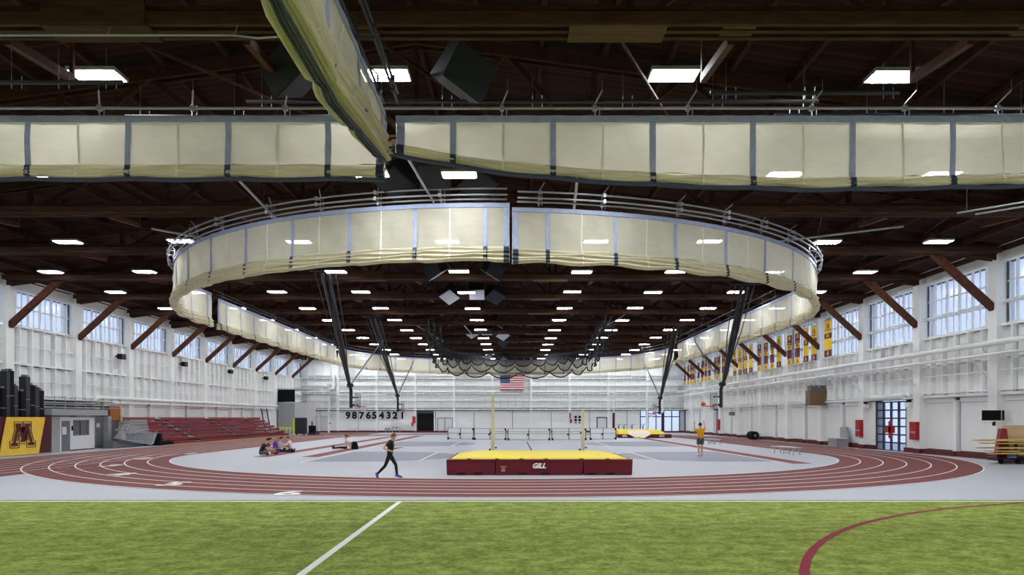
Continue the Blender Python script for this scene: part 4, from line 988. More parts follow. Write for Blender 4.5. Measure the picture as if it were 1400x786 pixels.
# banners on the right windows
BX = [1132, 1112.8, 1102, 1090.4, 1079.4, 1064.8, 1055.7, 1047, 1038, 1026.5, 1019.3, 1011.6, 1004.5, 995, 988.7, 982, 978, 970, 965, 960, 955, 948, 945, 941, 936.5]
ga = mat('banner_gold', (244,200,60), .8); mr = mat('banner_maroon', (96,40,62), .8); wt = mat('banner_cream', (240,226,206), .8)
PAT = {'g': [(0,.36,ga),(.36,.5,mr),(.5,.82,ga),(.82,1,mr)], 'm': [(0,.07,wt),(.07,.28,mr),(.28,.38,mr),(.38,.52,ga),(.52,.8,mr),(.8,1,ga)]}
seq = 'gggmmgmmmggggmmmmmmmmmmmm'
txtm = {}
def letter(s, m_, sz):
    k = (s, m_.name, sz)
    if k not in txtm: me = text_mesh(s, sz, 0, .006, .012); me.materials.append(m_); txtm[k] = me
    return txtm[k]
for i, (px, sq) in enumerate(zip(BX, seq)):
    X = 24.7; Y = X*990/(px-702); w_ = 1.25 if i == 0 else 1.02; zt = 9.85 if i == 0 else 9.75; h = 2.85
    lab = '%s hanging banner on the right windows, %s' % ('gold and maroon' if sq == 'g' else 'maroon and gold', 'nearest the camera' if i == 0 else '%s from the camera' % ORD[i])
    if i == 24: lab = 'maroon and gold hanging banner on the right windows, farthest from the camera'
    t = thing('banner', lab, 'banner', (X, Y, zt-h), 'championship banners hanging in front of the right windows')
    for a, b, m_ in PAT[sq]: MB().box(X-.015, X+.015, Y-w_/2, Y+w_/2, zt-h*b, zt-h*a).build('cloth_band', m_, t)
    MB().tube([(X, Y-w_/2-.05, zt+.02), (X, Y+w_/2+.05, zt+.02)], .03, 6).build('banner_pole', steel, t)
    MB().tube([(X, Y-w_/2+.1, zt), (X+.12, Y-w_/2+.1, 11.0)], .01, 4).tube([(X, Y+w_/2-.1, zt), (X+.12, Y+w_/2-.1, 11.0)], .01, 4).build('hanging_cord', steel, t)
    o = put('banner_letter', letter('A', ga if sq == 'g' else mr, .5), (X-.02, Y, zt-h*.91), t, rot=(pi/2, 0, -pi/2))
    o = put('banner_lettering', letter('10', mr if sq == 'g' else ga, .5), (X-.02, Y, zt-h*.17), t, rot=(pi/2, 0, -pi/2))
    o = put('banner_lettering', letter('B1G', ga if sq == 'g' else mr, .3), (X-.02, Y, zt-h*(.43 if sq == 'g' else .45)), t, rot=(pi/2, 0, -pi/2))
    for zz in ((.27,) if sq == 'g' else (.33,)): MB().box(X-.022, X-.016, Y-w_*.36, Y+w_*.36, zt-h*zz-.03, zt-h*zz+.03).build('lettering_line', mr if sq == 'g' else ga, t)

# ================================================================== LEFT SIDE THINGS
# black wall units
for i, (px, py) in enumerate(((165, 487.5), (251, 497.8), (314.5, 508), (363, 516.8))):
    X = -30.9; Y = X*990/(px-702); z = 2.2+(571-py)*Y/990
    blk('wall_speaker', 'small black loudspeaker high on the left wall, %s from the camera' % ORD[i], 'speaker', [('cabinet', blackm, MB().box(X-.1, X+.25, Y-.35, Y+.35, z-.2, z+.2)), ('bracket', black, MB().box(X-.4, X-.1, Y-.05, Y+.05, z-.05, z+.1)), ('front_grille', speaker_d, MB().box(X+.25, X+.27, Y-.3, Y+.3, z-.16, z+.16))])
# M banner fence
Xb = -28.6; ya, yb = 37.2, 44.8
t = thing('fence_banner', 'maroon wall banner with gold slanted panel and block letter M at left', 'banner', (Xb, 41, 0))
def cloth(y0, y1, z0, z1, sl, m_, name, d):
    rows = []
    for k in range(25):
        f = k/24; r = []
        for j in range(7):
            g = j/6; y = y0+(y1-y0)*f+sl*(g-.5)*2; r.append((Xb+d+(.03*sin(y*2.1+g*2)+.015*sin(y*6))*(.25 if d else 1), y, z0+(z1-z0)*g))
        rows.append(r)
    m = MB().grid(rows); n_ = len(m.v); m.v += [(x-.012, y, z) for x, y, z in m.v]; m.f += [tuple(reversed([q+n_ for q in f_])) for f_ in m.f]
    return m.build(name, m_, t, smooth=True)
cloth(ya, yb, .06, 2.25, 0, maroon_d, 'maroon_cloth', 0)
gp = cloth(40.5, 43.87, .05, 2.24, .3, gold, 'gold_panel', .05)
# block M, in the (y, z) plane
def blockM(k):
    P = [(-1,-1),(-.4,-1),(-.4,-.72),(-.52,-.72),(-.3,-.05),(-.02,-.62),(-.02,-.7),(-.16,-.7) ,(-.16,-.9)]
    return P
Mp = [(-1.0,-.9),(-.42,-.9),(-.42,-.64),(-.6,-.64),(-.34,.28),(-.12,-.38),(-.22,-.38),(-.22,-.6),(.22,-.6),(.22,-.38),(.12,-.38),(.34,.28),(.6,-.64),(.42,-.64),(.42,-.9),(1.0,-.9),(1.0,-.64),(.86,-.64),(.52,.62),(.64,.62),(.64,.9),(.14,.9),(.14,.62),(.24,.62),(0,.02),(-.24,.62),(-.14,.62),(-.14,.9),(-.64,.9),(-.64,.62),(-.52,.62),(-.86,-.64),(-1.0,-.64)]
def offset(P, d):
    n_ = len(P); A = sum(P[k][0]*P[(k+1) % n_][1]-P[(k+1) % n_][0]*P[k][1] for k in range(n_)); sg = 1 if A > 0 else -1; out = []
    for k in range(n_):
        p = Vector(P[k]); a = (p-Vector(P[k-1])).normalized(); b = (Vector(P[(k+1) % n_])-p).normalized()
        na = Vector((a.y, -a.x))*sg; nb = Vector((b.y, -b.x))*sg; m_ = (na+nb); q = m_/max(.35, m_.length_squared)*2*d*.5*1.0
        out.append(tuple(p+(na+nb)*(d/max(.5, 1+na.dot(nb)))))
    return out
Mw = [(42.12-y*1.0, 1.22+z*.72) for y, z in Mp]
bm = bmesh.new(); vs = [bm.verts.new((Xb+.076, y, z)) for y, z in Mw]; f_ = bm.faces.new(vs); bmesh.ops.triangulate(bm, faces=[f_])
me = bpy.data.meshes.new('letter_m'); bm.to_mesh(me); bm.free(); me.materials.append(maroon_d); put('letter_m', me, (0,0,0), gp)
MB().tube([(Xb+.07, y, z) for y, z in offset(Mw, .1)], .022, 5, closed=True).build('letter_outline', maroon_d, gp)
fp = MB()
for y in (ya, ya+2.5, ya+5, yb): fp.tube([(Xb-.06, y, 0), (Xb-.06, y, 2.25)], .04, 6)
fp.tube([(Xb-.06, ya, 2.2), (Xb-.06, yb, 2.2)], .03, 6).build('fence_frame', steel, t)
# black stacked mats standing upright behind
random.seed(11)
def stack(px0, px1, n, X, hs, labs):
    for k in range(n):
        px = px0+(px1-px0)*(k+.5)/n; Y = X*990/(px-702); h = hs[k]
        dw = (px1-px0)/n/990*Y*.84
        o = thing('upright_mat', labs[k], 'mat', (X, Y, 0), 'black rolled mats standing behind the banner')
        x = X
        dy = .9*(px1-px0)/n/2*Y/(702-px); MB().box(x-.22, x+.22, Y-dy, Y+dy, 0, h).build('mat_roll', black if k % 2 else blackm, o)
        MB().box(x-.15, x+.15, Y-dy*.6, Y+dy*.6, h, h+.12).build('end_cap', midgrey, o)
        MB().box(x-.225, x+.225, Y-dy*1.02, Y+dy*1.02, h*.7, h*.7+.06).build('strap', midgrey, o)
stack(-2, 20, 4, -29.6, [3.9, 4.9, 4.95, 4.1], ['black upright rolled mat at the far left edge', 'tall black upright mat, left one of the tallest pair at far left', 'tall black upright mat, right one of the tallest pair at far left', 'shorter black upright mat beside the tallest pair at far left'])
stack(24, 56, 5, -29.8, [3.8, 4.7, 4.2, 4.1, 3.9], ['black upright mat, leftmost of the right-hand stack behind the banner', 'tallest black upright mat of the stack behind the gold banner panel', 'black upright mat in the middle of the stack behind the banner', 'black upright mat, second from the right of the stack', 'black upright mat, rightmost of the stack beside the railing'])
# control booth
xb0 = -29.4
def YB_(px, X=xb0): return X*990/(px-702)
y0, y1 = YB_(71, -29.4), YB_(146, -29.4)
bt = thing('control_booth', 'white control booth with grey flat roof, window and door beside the banner', 'booth', (-30.3, 49.5, 0))
ya_, yb_ = YB_(82), YB_(129)
MB().box(-31, xb0, y0, ya_, 0, 2.3).build('grey_side_wall', greym, bt)
fw = MB(); yd0, yd1 = YB_(84), YB_(96); yw0, yw1 = YB_(100.5), YB_(121)
fw.box(xb0-.08, xb0, ya_, yd0, 0, 2.25).box(xb0-.08, xb0, yd0, yd1, 2.0, 2.25).box(xb0-.08, xb0, yd1, yw0, .08, 2.25).box(xb0-.08, xb0, yw0, yw1, .08, 1.05).box(xb0-.08, xb0, yw0, yw1, 2.0, 2.25).box(xb0-.08, xb0, yw1, yb_, .08, 2.25).box(-31, xb0-.08, yb_-.08, yb_, 0, 2.25)
fw.build('front_wall', doorw, bt)
MB().box(-31.2, xb0+.25, y0-.4, YB_(143), 2.35, 2.75).build('roof_slab', greym, bt)
MB().box(xb0-.05, xb0-.02, yd0, yd1, .03, 2.0).build('door_leaf', midgrey, bt)
MB().box(xb0-.02, xb0-.01, yd0+.1, yd0+.55, 1.1, 1.6).build('door_poster', doorw, bt)
MB().box(xb0-.06, xb0-.05, yw0, yw1, 1.05, 2.0).build('window_pane', mat('dark_glass', (96,104,112), .15), bt)
MB().box(xb0-.02, xb0+.02, yw0-.05, yw0, 1, 2.05).box(xb0-.02, xb0+.02, yw1, yw1+.05, 1, 2.05).box(xb0-.02, xb0+.02, (yw0+yw1)/2-.03, (yw0+yw1)/2+.03, 1.05, 2.0).box(xb0-.02, xb0+.03, yw0-.05, yw1+.05, 1, 1.06).box(xb0-.02, xb0+.03, yw0-.05, yw1+.05, 2.0, 2.05).build('window_frame', midgrey, bt)
MB().cbox((xb0+.03, yd1+.2, 1.5), (.06,.12,.3)).build('wall_phone', blackm, bt)
MB().box(xb0-.02, xb0, yd1, yb_, .0, .08).build('base_strip', basered, bt)
# wire locker and grey cabinet
blk('wire_locker', 'grey wire-mesh door and cabinet to the right of the booth', 'cabinet', [('door_leaf', midgrey, MB().box(-30.0, -29.95, YB_(139), YB_(151.5), .03, 2.3)), ('frame', greym, MB().box(-30.05, -29.85, YB_(136.5), YB_(138.7), 0, 2.3)), ('side_panel', greym, MB().box(-30.05, -29.6, YB_(151.5), YB_(156), 0, 2.3)), ('sign', doorw, MB().box(-29.95, -29.93, YB_(142), YB_(146.5), 1.5, 1.8)), ('handle', steel, MB().box(-29.95, -29.88, YB_(139.6), YB_(141.5), .98, 1.05))])
# mezzanine deck with railings above booth
mz = thing('railing_deck', 'stacked folded bleacher deck with grey railings above the booth roof', 'railing', (-30.4, 49, 2.75))
ya2, yb2 = 45.6, 54.5
for k in range(4):
    MB().box(-31.3, -29.9-.15*k, ya2+.3*k, yb2-.6*k, 2.8+.17*k, 2.86+.17*k).build('deck_board', blackm if k % 2 else midgrey, mz)
for z in (2.9, 3.05, 3.2, 3.38, 3.55): MB().tube([(-29.6, ya2, z), (-29.6, yb2, z)], .018, 5).build('rail_bar', steel, mz)
for k in range(9):
    y = ya2+(yb2-ya2)*k/8; MB().tube([(-29.6, y, 2.75), (-29.6, y, 3.6)], .025, 5).build('rail_post', steel, mz)
blk('wooden_crate', 'orange-brown wooden panel crate between the booth and the bleachers', 'crate', [('panel', mat('crate_wood', (160,92,34), .6, noise=.15), MB().box(-30.9, -30.2, YB_(150, -30.2), YB_(164, -30.2), 2.0, 3.1)), ('edge', ply, MB().box(-30.95, -30.15, YB_(164,-30.2), YB_(165.5,-30.2), .0, 3.2)), ('support', midgrey, MB().box(-30.9, -30.3, YB_(150, -30.2), YB_(164, -30.2), 0, 2.0))])
# folded grey rail stack
fs = thing('folded_railings', 'heap of folded grey aluminium railings leaning beside the bleachers', 'railing', (-28.4, 56.5, 0))
for k in range(13):
    a = Vector((-28.6+.05*k, 52.6+.1*k, 1.75-.10*k+.0)); 
    ang = 0
    p0 = Vector((-28.5, 51.7+.12*k, .75+.095*k)); p1 = Vector((-28.1, 56.2+.05*k, .0+.075*k+.1))
    if k < 12:
        MB().tube([p0, p1, p1+Vector((0,.35,.12)), p1+Vector((0,.25,.3))], .035, 5).build('folded_rail', steel, fs)
for k in range(4): MB().box(-29.5+.1*k, -28.7, 53.6+.2*k, 57.0-.1*k, 1.25+.22*k-.03, 1.3+.22*k+.09).build('folded_deck', greym, fs)
MB().box(-29.4, -28.7, 51.9, 56.2, .02, .5).build('base_box', midgrey, fs)
# bleachers
bl = thing('bleachers', 'long maroon bleachers with grey aisle steps along the left wall', 'bleachers', (-29, 72, 0))
secs = [(57.2, 62.3), (63.3, 72.4), (73.4, 83.0), (84.0, 88.2)]
NR = 7
for si, (a, b) in enumerate(secs):
    for r in range(NR):
        x = -27.35-.58*r; z = .32*(r+1)
        a_ = a+(.5*(2-r) if si == 0 and r < 3 else 0)*1.1; b_ = b-(0 if si < 3 else 0)+(.0)
        MB().box(x-.28, x, a_, b_, z-.06, z).build('seat_board', maroon_b, bl)
        MB().box(x-.03, x-.0, a_, b_, z-.28, z-.07).build('riser_board', maroon_b, bl)
        MB().box(x-.58, x-.3, a_, b_, z-.32, z-.28).build('foot_board', midgrey, bl)
for a in (62.3, 72.4, 83.0):
    for r in range(NR):
        x = -27.35-.58*r; z = .32*(r+1)
        MB().box(x-.3, x+.05, a+.1, a+.9, z-.16, z-.1).build('aisle_step', greym, bl)
        MB().box(x-.03, x, a, a+1, z-.32, z-.16).build('aisle_riser', maroon_d, bl)
MB().box(-27.33, -27.3, 57.4, 88, 0, .07).build('yellow_edge', mat('edge_yellow', (210,170,90), .6), bl)
MB().box(-31.2, -27.9, 57.3, 88.2, 0, .3).box(-30.5, -27.8, 57.0, 57.3, 0, .95).build('understructure_void', blackm, bl)  # solid black; the near-end block paints the dark void below the seats
for a in (88.25,): MB().poly([(-31.3, a), (-27.6, a), (-27.6, a+.05), (-31.3, a+.05)], 0, .3).build('end_frame', black, bl)
for y in (63.1, 73.2, 83.8):
    m = MB()
    for x in (-28.9, -28.2): m.tube([(x, y, .6 if x > -28.5 else 1.0), (x, y, 1.75)], .025, 5)
    for z in (1.2, 1.45, 1.75): m.tube([(-28.9, y, z), (-28.2, y, z)], .025, 5)
    m.build('aisle_rail', midgrey, bl)
# back-left structure, padded poles and carts
blk('equipment_room', 'grey block-built equipment room with a railed top in the back left corner', 'room', [('walls', wgrey, MB().box(-31.2, -27.6, 96, 101, 0, 4.2)), ('front_band', greym, MB().box(-31.2, -29.0, 95.9, 96, 0, 4.2)), ('dark_opening', blackm, MB().box(-31.2, -29.0, 95.9, 96.1, 4.3, 5.9)), ('roof', wgrey, MB().box(-31.3, -27.0, 95.7, 101, 5.95, 6.1)), ('loft_rail', steel, MB().tube([(-28.9, 95.9, 4.9), (-26.9, 95.9, 4.9)], .04).tube([(-28.9, 95.9, 4.6), (-26.9, 95.9, 4.6)], .03).tube([(-28.9, 95.9, 5.2), (-26.9, 95.9, 5.2)], .04))])
X1 = (402-702)/990*92; X2 = (417-702)/990*92
blk('storage_cage', 'tall dark storage cage on wheels with yellow edge near the back left', 'cage', [('body', speaker_d, MB().box(X1+.1, X2, 92, 93, .15, 2.2)), ('yellow_edge', safety, MB().box(X1-.12, X1+.1, 91.9, 92.9, .1, 2.1)), ('caster', blackm, MB().cbox((X1+.3, 92.2, .08), (.15,.15,.15)).cbox((X2-.2, 92.2, .08), (.15,.15,.15)))], ((X1+X2)/2, 92.5, 0))
for i in range(5):
    px = 380+i*4.6; Y = 90; x = (px-702)/990*Y
    t = thing('hurdle', 'yellow and white folded hurdle by the back left room, %s from the left' % ORD[i], 'hurdle', (x, Y, 0), 'folded hurdles near the bleachers')
    MB().beam((x-.3, Y, .75), (x+.35, Y, 1.05), .06, .14).build('top_board', safety, t)
    MB().beam((x-.3, Y, .05), (x-.05, Y, .8), .05, .05).beam((x+.3, Y, .05), (x+.2, Y, .9), .05, .05).beam((x-.35, Y, .05), (x+.35, Y, .05), .3, .05).build('frame', doorw, t)
blk('dark_trolley', 'black trolley with blue bundle at the back left beside the white doors', 'trolley', [('post', black, MB().box(-25.9, -25.75, 92.8, 92.9, 0, 1.7)), ('load', blackm, MB().box(-26.2, -25.4, 92.6, 93.2, .3, 1.2)), ('bundle', mat('bundle_blue', (70,70,130), .8), MB().cbox((-25.1, 92.8, .3), (.5,.4,.4))), ('base', black, MB().box(-26.3, -25.3, 92.5, 93.3, .08, .3)), ('caster', blackm, MB().cbox((-26.1, 92.8, .05), (.12,.3,.1)).cbox((-25.5, 92.8, .05), (.12,.3,.1)))])
blk('ladder', 'blue ladder leaning at the glass door behind the bleachers', 'ladder', [('rail', navy, MB().beam((-30.6, 89.5, 0), (-31.2, 89.5, 3.4), .1, .16)), ('rail', navy, MB().beam((-30.6, 91.5, 0), (-31.2, 91.5, 3.4), .1, .16)), ('rung', steel, MB().beam((-30.8, 89.5, 1.2), (-30.8, 91.5, 1.2), .05, .05).beam((-31, 89.5, 2.2), (-31, 91.5, 2.2), .05, .05).beam((-31.1, 89.5, 3.0), (-31.1, 91.5, 3.0), .05, .05))])

# ================================================================== PEOPLE
def person(label, loc, rz, J, cloth, sc=1.0, hair=(40,26,20), shoes=None, hairstyle='short', group=None, seated=False):
    """J: joint name -> (x,y,z). body grown from one skinned skeleton, clothes are shells over it."""
    root = thing('person', label, 'person', loc, group)
    R = {'pel':(.14,.12),'bel':(.135,.115),'che':(.165,.13),'nk':(.055,.055),'hd0':(.085,.09),'hd1':(.102,.108),'hd2':(.078,.095),
         'sh':(.072,.072),'el':(.048,.048),'wr':(.028,.028),'hp':(.092,.092),'kn':(.06,.06),'an':(.042,.042),'ft':(.035,.03)}
    V = []; E_ = []; rad = []; idx = {}; T = []
    def add(n, p, r, par, t):
        idx[n] = len(V); V.append(Vector(p)); rad.append(r); T.append(t)
        if par is not None: E_.append((idx[par], idx[n]))
    g = {k: Vector(v) for k, v in J.items()}
    add('pel', g['pel'], R['pel'], None, 'pants'); add('bel', g['pel'].lerp(g['che'], .45), R['bel'], 'pel', 'shirt'); add('che', g['che'], R['che'], 'bel', 'shirt')
    hd = (g['head']-g['neck']).normalized()
    add('nk', g['neck'], R['nk'], 'che', 'skin'); add('hd0', g['neck']+hd*.09, R['hd0'], 'nk', 'head'); add('hd1', g['head'], R['hd1'], 'hd0', 'head'); add('hd2', g['head']+hd*.07, R['hd2'], 'hd1', 'head')
    for s in 'lr':
        add('sh'+s, g['sh'+s], R['sh'], 'che', 'sleeve'); mid = g['sh'+s].lerp(g['el'+s], .5); add('ua'+s, mid, (.048,.048), 'sh'+s, 'sleeve'); add('el'+s, g['el'+s], R['el'], 'ua'+s, 'fore')
        add('fa'+s, g['el'+s].lerp(g['wr'+s], .35), (.04,.04), 'el'+s, 'fore'); add('wr'+s, g['wr'+s], R['wr'], 'fa'+s, 'skin')
        d = (g['wr'+s]-g['el'+s]).normalized(); side = d.cross(Vector((0,0,1))); side = side.normalized() if side.length > .1 else Vector((0,1,0)); pl = g['wr'+s]+d*.07
        nrm = side.cross(d)
        add('pm'+s, pl, (.034,.02), 'wr'+s, 'skin')
        for q, (o_, L_) in enumerate(((-.03,.07),(-.01,.082),(.011,.078),(.03,.06))):
            add('f%d%s' % (q, s), pl+side*o_+d*.035, (.0095,.0095), 'pm'+s, 'skin'); add('g%d%s' % (q, s), pl+side*o_*1.1+d*(.03+L_*.75)+nrm*-.02, (.008,.008), 'f%d%s' % (q, s), 'skin')
        sg = -1 if s == 'l' else 1
        add('t0'+s, pl+side*-.045+d*-.01, (.011,.011), 'pm'+s, 'skin'); add('t1'+s, pl+side*-.06+d*.035, (.009,.009), 't0'+s, 'skin')
        add('hp'+s, g['hp'+s], R['hp'], 'pel', 'pants'); add('th'+s, g['hp'+s].lerp(g['kn'+s], .5), (.078,.078), 'hp'+s, 'pants'); add('kn'+s, g['kn'+s], R['kn'], 'th'+s, 'knee')
        add('cf'+s, g['kn'+s].lerp(g['an'+s], .35), (.058,.058), 'kn'+s, 'calf'); add('an'+s, g['an'+s], R['an'], 'cf'+s, 'calf')
        add('ft'+s, g['to'+s], R['ft'], 'an'+s, 'foot')
    me = bpy.data.meshes.new('skeleton'); me.from_pydata([tuple(v) for v in V], E_, []); ob = bpy.data.objects.new('skeleton', me); C.objects.link(ob)
    md = ob.modifiers.new('s', 'SKIN'); md.use_smooth_shade = True
    if not me.skin_vertices: me.attributes  # layer is made with the modifier below
    lay = me.skin_vertices[0].data if len(me.skin_vertices) else None
    if lay is None:
        bm = bmesh.new(); bm.from_mesh(me); bm.verts.layers.skin.verify(); bm.to_mesh(me); bm.free(); lay = me.skin_vertices[0].data
    for i, r in enumerate(rad): lay[i].radius = r; lay[i].use_root = (i == 0)
    ss = ob.modifiers.new('d', 'SUBSURF'); ss.levels = 1; ss.render_levels = 1
    bpy.context.view_layer.update()
    bme = bpy.data.meshes.new_from_object(ob.evaluated_get(bpy.context.evaluated_depsgraph_get())); bpy.data.objects.remove(ob)
    for n_ in ('body',): bme.name = n_
    bme.materials.clear(); bme.materials.append(skin_m)
    bme.polygons.foreach_set('use_smooth', [True]*len(bme.polygons))
    zmin = min(v.co.z for v in bme.vertices)
    bo = bpy.data.objects.new('body', bme); C.objects.link(bo); bo.parent = root
    # region per face = nearest bone
    def region(p):
        best = None; bd_ = 1e9
        for a, b in E_:
            A = V[a]; B = V[b]; ab = B-A; f_ = max(0, min(1, (p-A).dot(ab)/max(1e-9, ab.length_squared))); q = A+ab*f_; rr = rad[a][0]*(1-f_)+rad[b][0]*f_
            dd = (p-q).length-rr*.8
            if dd < bd_: bd_ = dd; best = T[b] if f_ > .35 or T[a] in ('skin', 'shirt') else T[a]
        return best
    fr = [region(f_.center) for f_ in bme.polygons]
    for nm_, regs, m_, off in cloth:
        sel = [i for i, r in enumerate(fr) if r in regs]
        if not sel: continue
        used = {}; mb = MB()
        for i in sel:
            f_ = bme.polygons[i]; q = []
            for vi in f_.vertices:
                if vi not in used:
                    v = bme.vertices[vi]; used[vi] = len(mb.v); mb.v.append(tuple(v.co+v.normal*off))
                q.append(used[vi])
            mb.f.append(tuple(q))
        ob = bpy.data.objects.new(nm_, mb.mesh(nm_, m_, True)); C.objects.link(ob); ob.parent = root
    # head details
    hp = g['head']; fwd = Vector(J.get('face', (1,0,0))).normalized(); upv = hd; sd = upv.cross(fwd).normalized(); fwd = sd.cross(upv).normalized()
    M = Matrix((( fwd.x, sd.x, upv.x, hp.x), (fwd.y, sd.y, upv.y, hp.y), (fwd.z, sd.z, upv.z, hp.z), (0,0,0,1)))
    hm = mat('hair_%d_%d' % (hair[0], hair[1]), hair, .8)
    rows = []
    for i in range(9):
        th = pi*.62*i/8; r = []
        for j in range(14):
            a = 2*pi*j/14; rr = 1.0+.04*sin(5*a+i)
            back = 1.12 if cos(a) < .2 else .98; low = 1 if cos(a) < .25 else .62
            t_ = th*low; r.append((.098*sin(t_)*cos(a)*back*rr, .092*sin(t_)*sin(a)*rr, .02+.128*cos(t_)))
        rows.append(r)
    h = MB().grid(rows, close_v=True)
    if hairstyle == 'tail': h.tube([(-.09,0,.05), (-.17,0,.0), (-.19,0,-.12)], [.035,.04,.012], 6)
    h.xf(M); ob = bpy.data.objects.new('hair', h.mesh('hair', hm, True)); C.objects.link(ob); ob.parent = root
    fc = MB()
    for s in (-1, 1): fc.tube([(.083, s*.032, .012), (.093, s*.032, .012)], .011, 6)
    fc.xf(M); ob = bpy.data.objects.new('eyes', fc.mesh('eyes', blackm)); C.objects.link(ob); ob.parent = root
    fc = MB(); fc.tube([(.085,0,.02), (.112,0,-.022), (.09,0,-.03)], [.009,.014,.008], 5)
    for s in (-1, 1): fc.tube([(-.005, s*.085, .02), (-.005, s*.1, .0), (-.005, s*.088, -.025)], .012, 5)
    fc.xf(M); ob = bpy.data.objects.new('nose_and_ears', fc.mesh('nose_and_ears', skin_m, True)); C.objects.link(ob); ob.parent = root
    fc = MB().tube([(.086,-.022,-.052), (.092,0,-.054), (.086,.022,-.052)], .005, 4).xf(M); ob = bpy.data.objects.new('mouth', fc.mesh('mouth', mat('lips', (170,90,80), .5))); C.objects.link(ob); ob.parent = root
    if shoes:
        for s in 'lr':
            a = g['an'+s]; b = g['to'+s]; d = (b-a); dn = d.normalized()
            up_ = Vector((0,0,1))-dn*dn.z; up_ = up_.normalized() if up_.length > .2 else Vector((1,0,0))
            low = -up_*.035
            sm_ = MB().tube([a-dn*.06+low*.6, a+low*.6, a.lerp(b, .6)+low*.4, b+dn*.07+low*.3], [.045,.055,.05,.03], 8)
            ob = bpy.data.objects.new('shoe', sm_.mesh('shoe', shoes, True)); C.objects.link(ob); ob.parent = root
    root.rotation_euler = (0,0,rz); root.scale = (sc,)*3
    return root
tee_b = mat('shirt_black', (40,42,40), .8); leg_b = mat('tights_black', (22,22,26), .7); shoe_p = mat('shoe_violet', (90,80,200), .5)
# runner heading right
person('runner in black shirt and tights with violet shoes crossing the inner track', (-4.5, 26.35, 0), 0, dict(
    pel=(0,0,.93), che=(.05,0,1.28), neck=(.09,0,1.45), head=(.14,0,1.59), face=(1,0,-.05),
    shl=(.04,.19,1.4), ell=(.12,.25,1.12), wrl=(.36,.16,1.16), shr=(.06,-.19,1.4), elr=(-.2,-.26,1.16), wrr=(.1,-.2,1.04),
    hpl=(.0,.09,.88), knl=(.22,.1,.5), anl=(.26,.09,.12), tol=(.4,.09,.06), hpr=(0,-.09,.88), knr=(-.16,-.1,.48), anr=(-.46,-.1,.17), tor=(-.44,-.1,.05)),
    [('running_shirt', ('shirt','sleeve'), tee_b, .012), ('running_tights', ('pants','knee','calf'), leg_b, .006)], sc=.95, hair=(110,66,40), shoes=shoe_p)
# man in orange shooting, back to camera
person('man in orange shirt and grey shorts seen from behind, arms raised after a shot', ((957.5-702)/990*41.2, 41.2, .0), pi/2, dict(
    pel=(0,0,.97), che=(-.02,0,1.32), neck=(0,0,1.5), head=(.03,0,1.67), face=(1,0,.25),
    shl=(0,.2,1.43), ell=(.2,.27,1.46), wrl=(.26,.25,1.72), shr=(0,-.2,1.43), elr=(.18,-.28,1.5), wrr=(.26,-.27,1.76),
    hpl=(0,.09,.92), knl=(.03,.1,.5), anl=(-.02,.09,.12), tol=(.13,.1,.04), hpr=(0,-.09,.92), knr=(.05,-.1,.5), anr=(.04,-.09,.12), tor=(.18,-.1,.04)),
    [('tee_shirt', ('shirt','sleeve'), mat('shirt_orange', (238,168,20), .8), .022), ('shorts', ('pants',), mat('shorts_grey', (84,88,96), .8), .03), ('sock', ('foot',), paint, .008)], sc=1.06, hair=(24,20,20), shoes=mat('shoe_white', (220,220,220), .6))
def seated(label, px, Y, rz, shirt, pants, hair, knees=.42, lean=0, style='short', sleeve=True, z0=.0, legs='bent'):
    if legs == 'bent':
        L = dict(hpl=(.0,.09,.13), knl=(.32,.16,knees), anl=(.5,.1,.1), tol=(.62,.1,.05), hpr=(0,-.09,.13), knr=(.3,-.18,knees*.9), anr=(.48,-.1,.1), tor=(.6,-.1,.05))
    elif legs == 'cross':
        L = dict(hpl=(.0,.09,.12), knl=(.28,.32,.14), anl=(.36,-.02,.09), tol=(.38,-.14,.06), hpr=(0,-.09,.12), knr=(.28,-.32,.14), anr=(.42,.04,.09), tor=(.44,.16,.06))
    else:
        L = dict(hpl=(.0,.09,.12), knl=(.42,.14,.12), anl=(.84,.16,.09), tol=(.9,.16,.2), hpr=(0,-.09,.12), knr=(.42,-.16,.14), anr=(.82,-.2,.09), tor=(.88,-.2,.2))
    c = lean
    J = dict(pel=(0,0,.14), che=(c*.5+.02,0,.52), neck=(c*.9+.04,0,.7), head=(c*1.1+.07,0,.86), face=(1,0,-.15), shl=(c*.8,.18,.63), shr=(c*.8,-.18,.63),
             ell=(c*.8+.14,.25,.38), wrl=(c*.8+.34,.16,.34), elr=(c*.8+.12,-.26,.38), wrr=(c*.8+.33,-.16,.32), **L)
    if legs == 'back':
        J.update(ell=(-.22,.24,.38), wrl=(-.34,.22,.12), elr=(-.2,-.24,.4), wrr=(-.32,-.2,.12), head=(.0,0,.88))
    if legs == 'straight':
        J.update(wrl=(c+.5,.14,.3), wrr=(c+.48,-.14,.28))
    return person(label, ((px-702)/990*Y, Y, z0), rz, J, [('shirt', ('shirt','sleeve'), shirt, .016), ('trousers', ('pants','knee','calf'), pants, .012)], hair=hair, hairstyle=style, shoes=blackm, group='people sitting on the infield floor', sc=1.0)
c_ = lambda n, c: mat(n, c, .8)
seated('person in black hunched over crossed legs, leftmost of the sitting group', 356, 42.6, .3, c_('top_black', (44,36,46)), c_('jeans_teal', (70,96,110)), (50,30,30), lean=.3, legs='cross')
seated('person in dark patterned top with bent knees, second in the sitting group', 364, 43.6, .2, c_('top_plum', (92,78,104)), c_('pants_bare', (190,150,120)), (30,22,22), lean=.12)
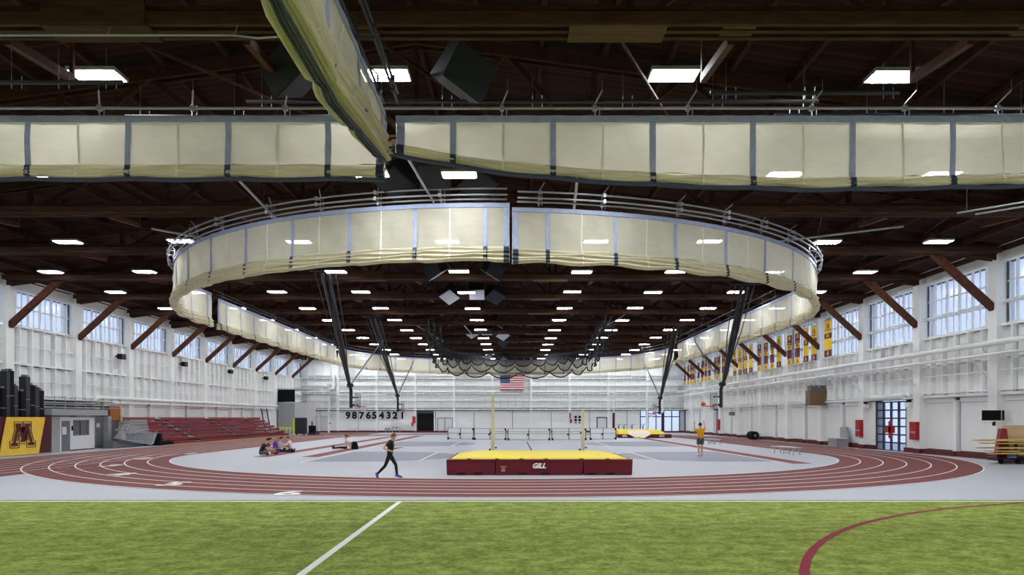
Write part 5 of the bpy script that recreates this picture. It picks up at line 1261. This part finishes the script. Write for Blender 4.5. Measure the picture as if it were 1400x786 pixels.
seated('person in grey top and dark trousers, right of the purple bag', 382, 45.6, 0, c_('top_grey', (178,174,186)), c_('pants_navy', (40,44,62)), (54,34,30), legs='straight', lean=.05)
seated('person in white top facing left, rightmost of the sitting group', 398, 46.6, pi, c_('top_white', (236,228,230)), c_('pants_black', (34,32,40)), (90,84,100), legs='bent', lean=.1)
seated('person in white top and dark leggings sitting alone on the red runway, legs outstretched', 473, 50.5, pi, c_('top_white2', (240,226,222)), c_('leg_dark', (30,46,52)), (110,70,50), legs='back', lean=-.1, style='tail')
x = (376.5-702)/990*44.4; Y = 44.4
blk('backpack', 'upright purple bag standing on the floor among the sitting group', 'bag', [('bag_body', c_('bag_purple', (104,60,150)), MB().grid([[(x+.17*r*cos(a), Y+.12*r*sin(a), z) for a in [2*pi*k/12 for k in range(12)]] for z, r in ((0,.85),(.1,1.05),(.45,1),(.68,.75),(.74,.1))], close_v=True)), ('pocket', c_('bag_pocket', (128,88,170)), MB().cbox((x, Y-.13, .22), (.22,.06,.26))), ('strap', blackm, MB().tube([(x-.05, Y, .72), (x, Y, .82), (x+.05, Y, .72)], .012, 5))])
x = (372-702)/990*43.7; Y = 43.7
blk('water_bottle', 'small pale pink bag beside the purple bag on the infield', 'bag', [('bag', c_('bag_pink', (220,196,216)), MB().grid([[(x+.11*r*cos(a), Y+.09*r*sin(a), z) for a in [2*pi*k/10 for k in range(10)]] for z, r in ((0,.85),(.1,1.05),(.3,.9),(.38,.2))], close_v=True)), ('tie', blackm, MB().cbox((x, Y, .39), (.05,.05,.04)))])
x = (485-702)/990*50.4; Y = 50.4
blk('backpack', 'black backpack on the runway behind the stretching person', 'bag', [('bag_body', blackm, MB().grid([[(x+.24*r*cos(a), Y+.16*r*sin(a), z) for a in [2*pi*k/12 for k in range(12)]] for z, r in ((0,.95),(.1,1.05),(.35,.9),(.52,.55),(.56,.1))], close_v=True)), ('strap', black, MB().tube([(x-.18, Y-.1, .1), (x-.24, Y-.1, .4), (x-.1, Y-.1, .56)], .02, 5))])
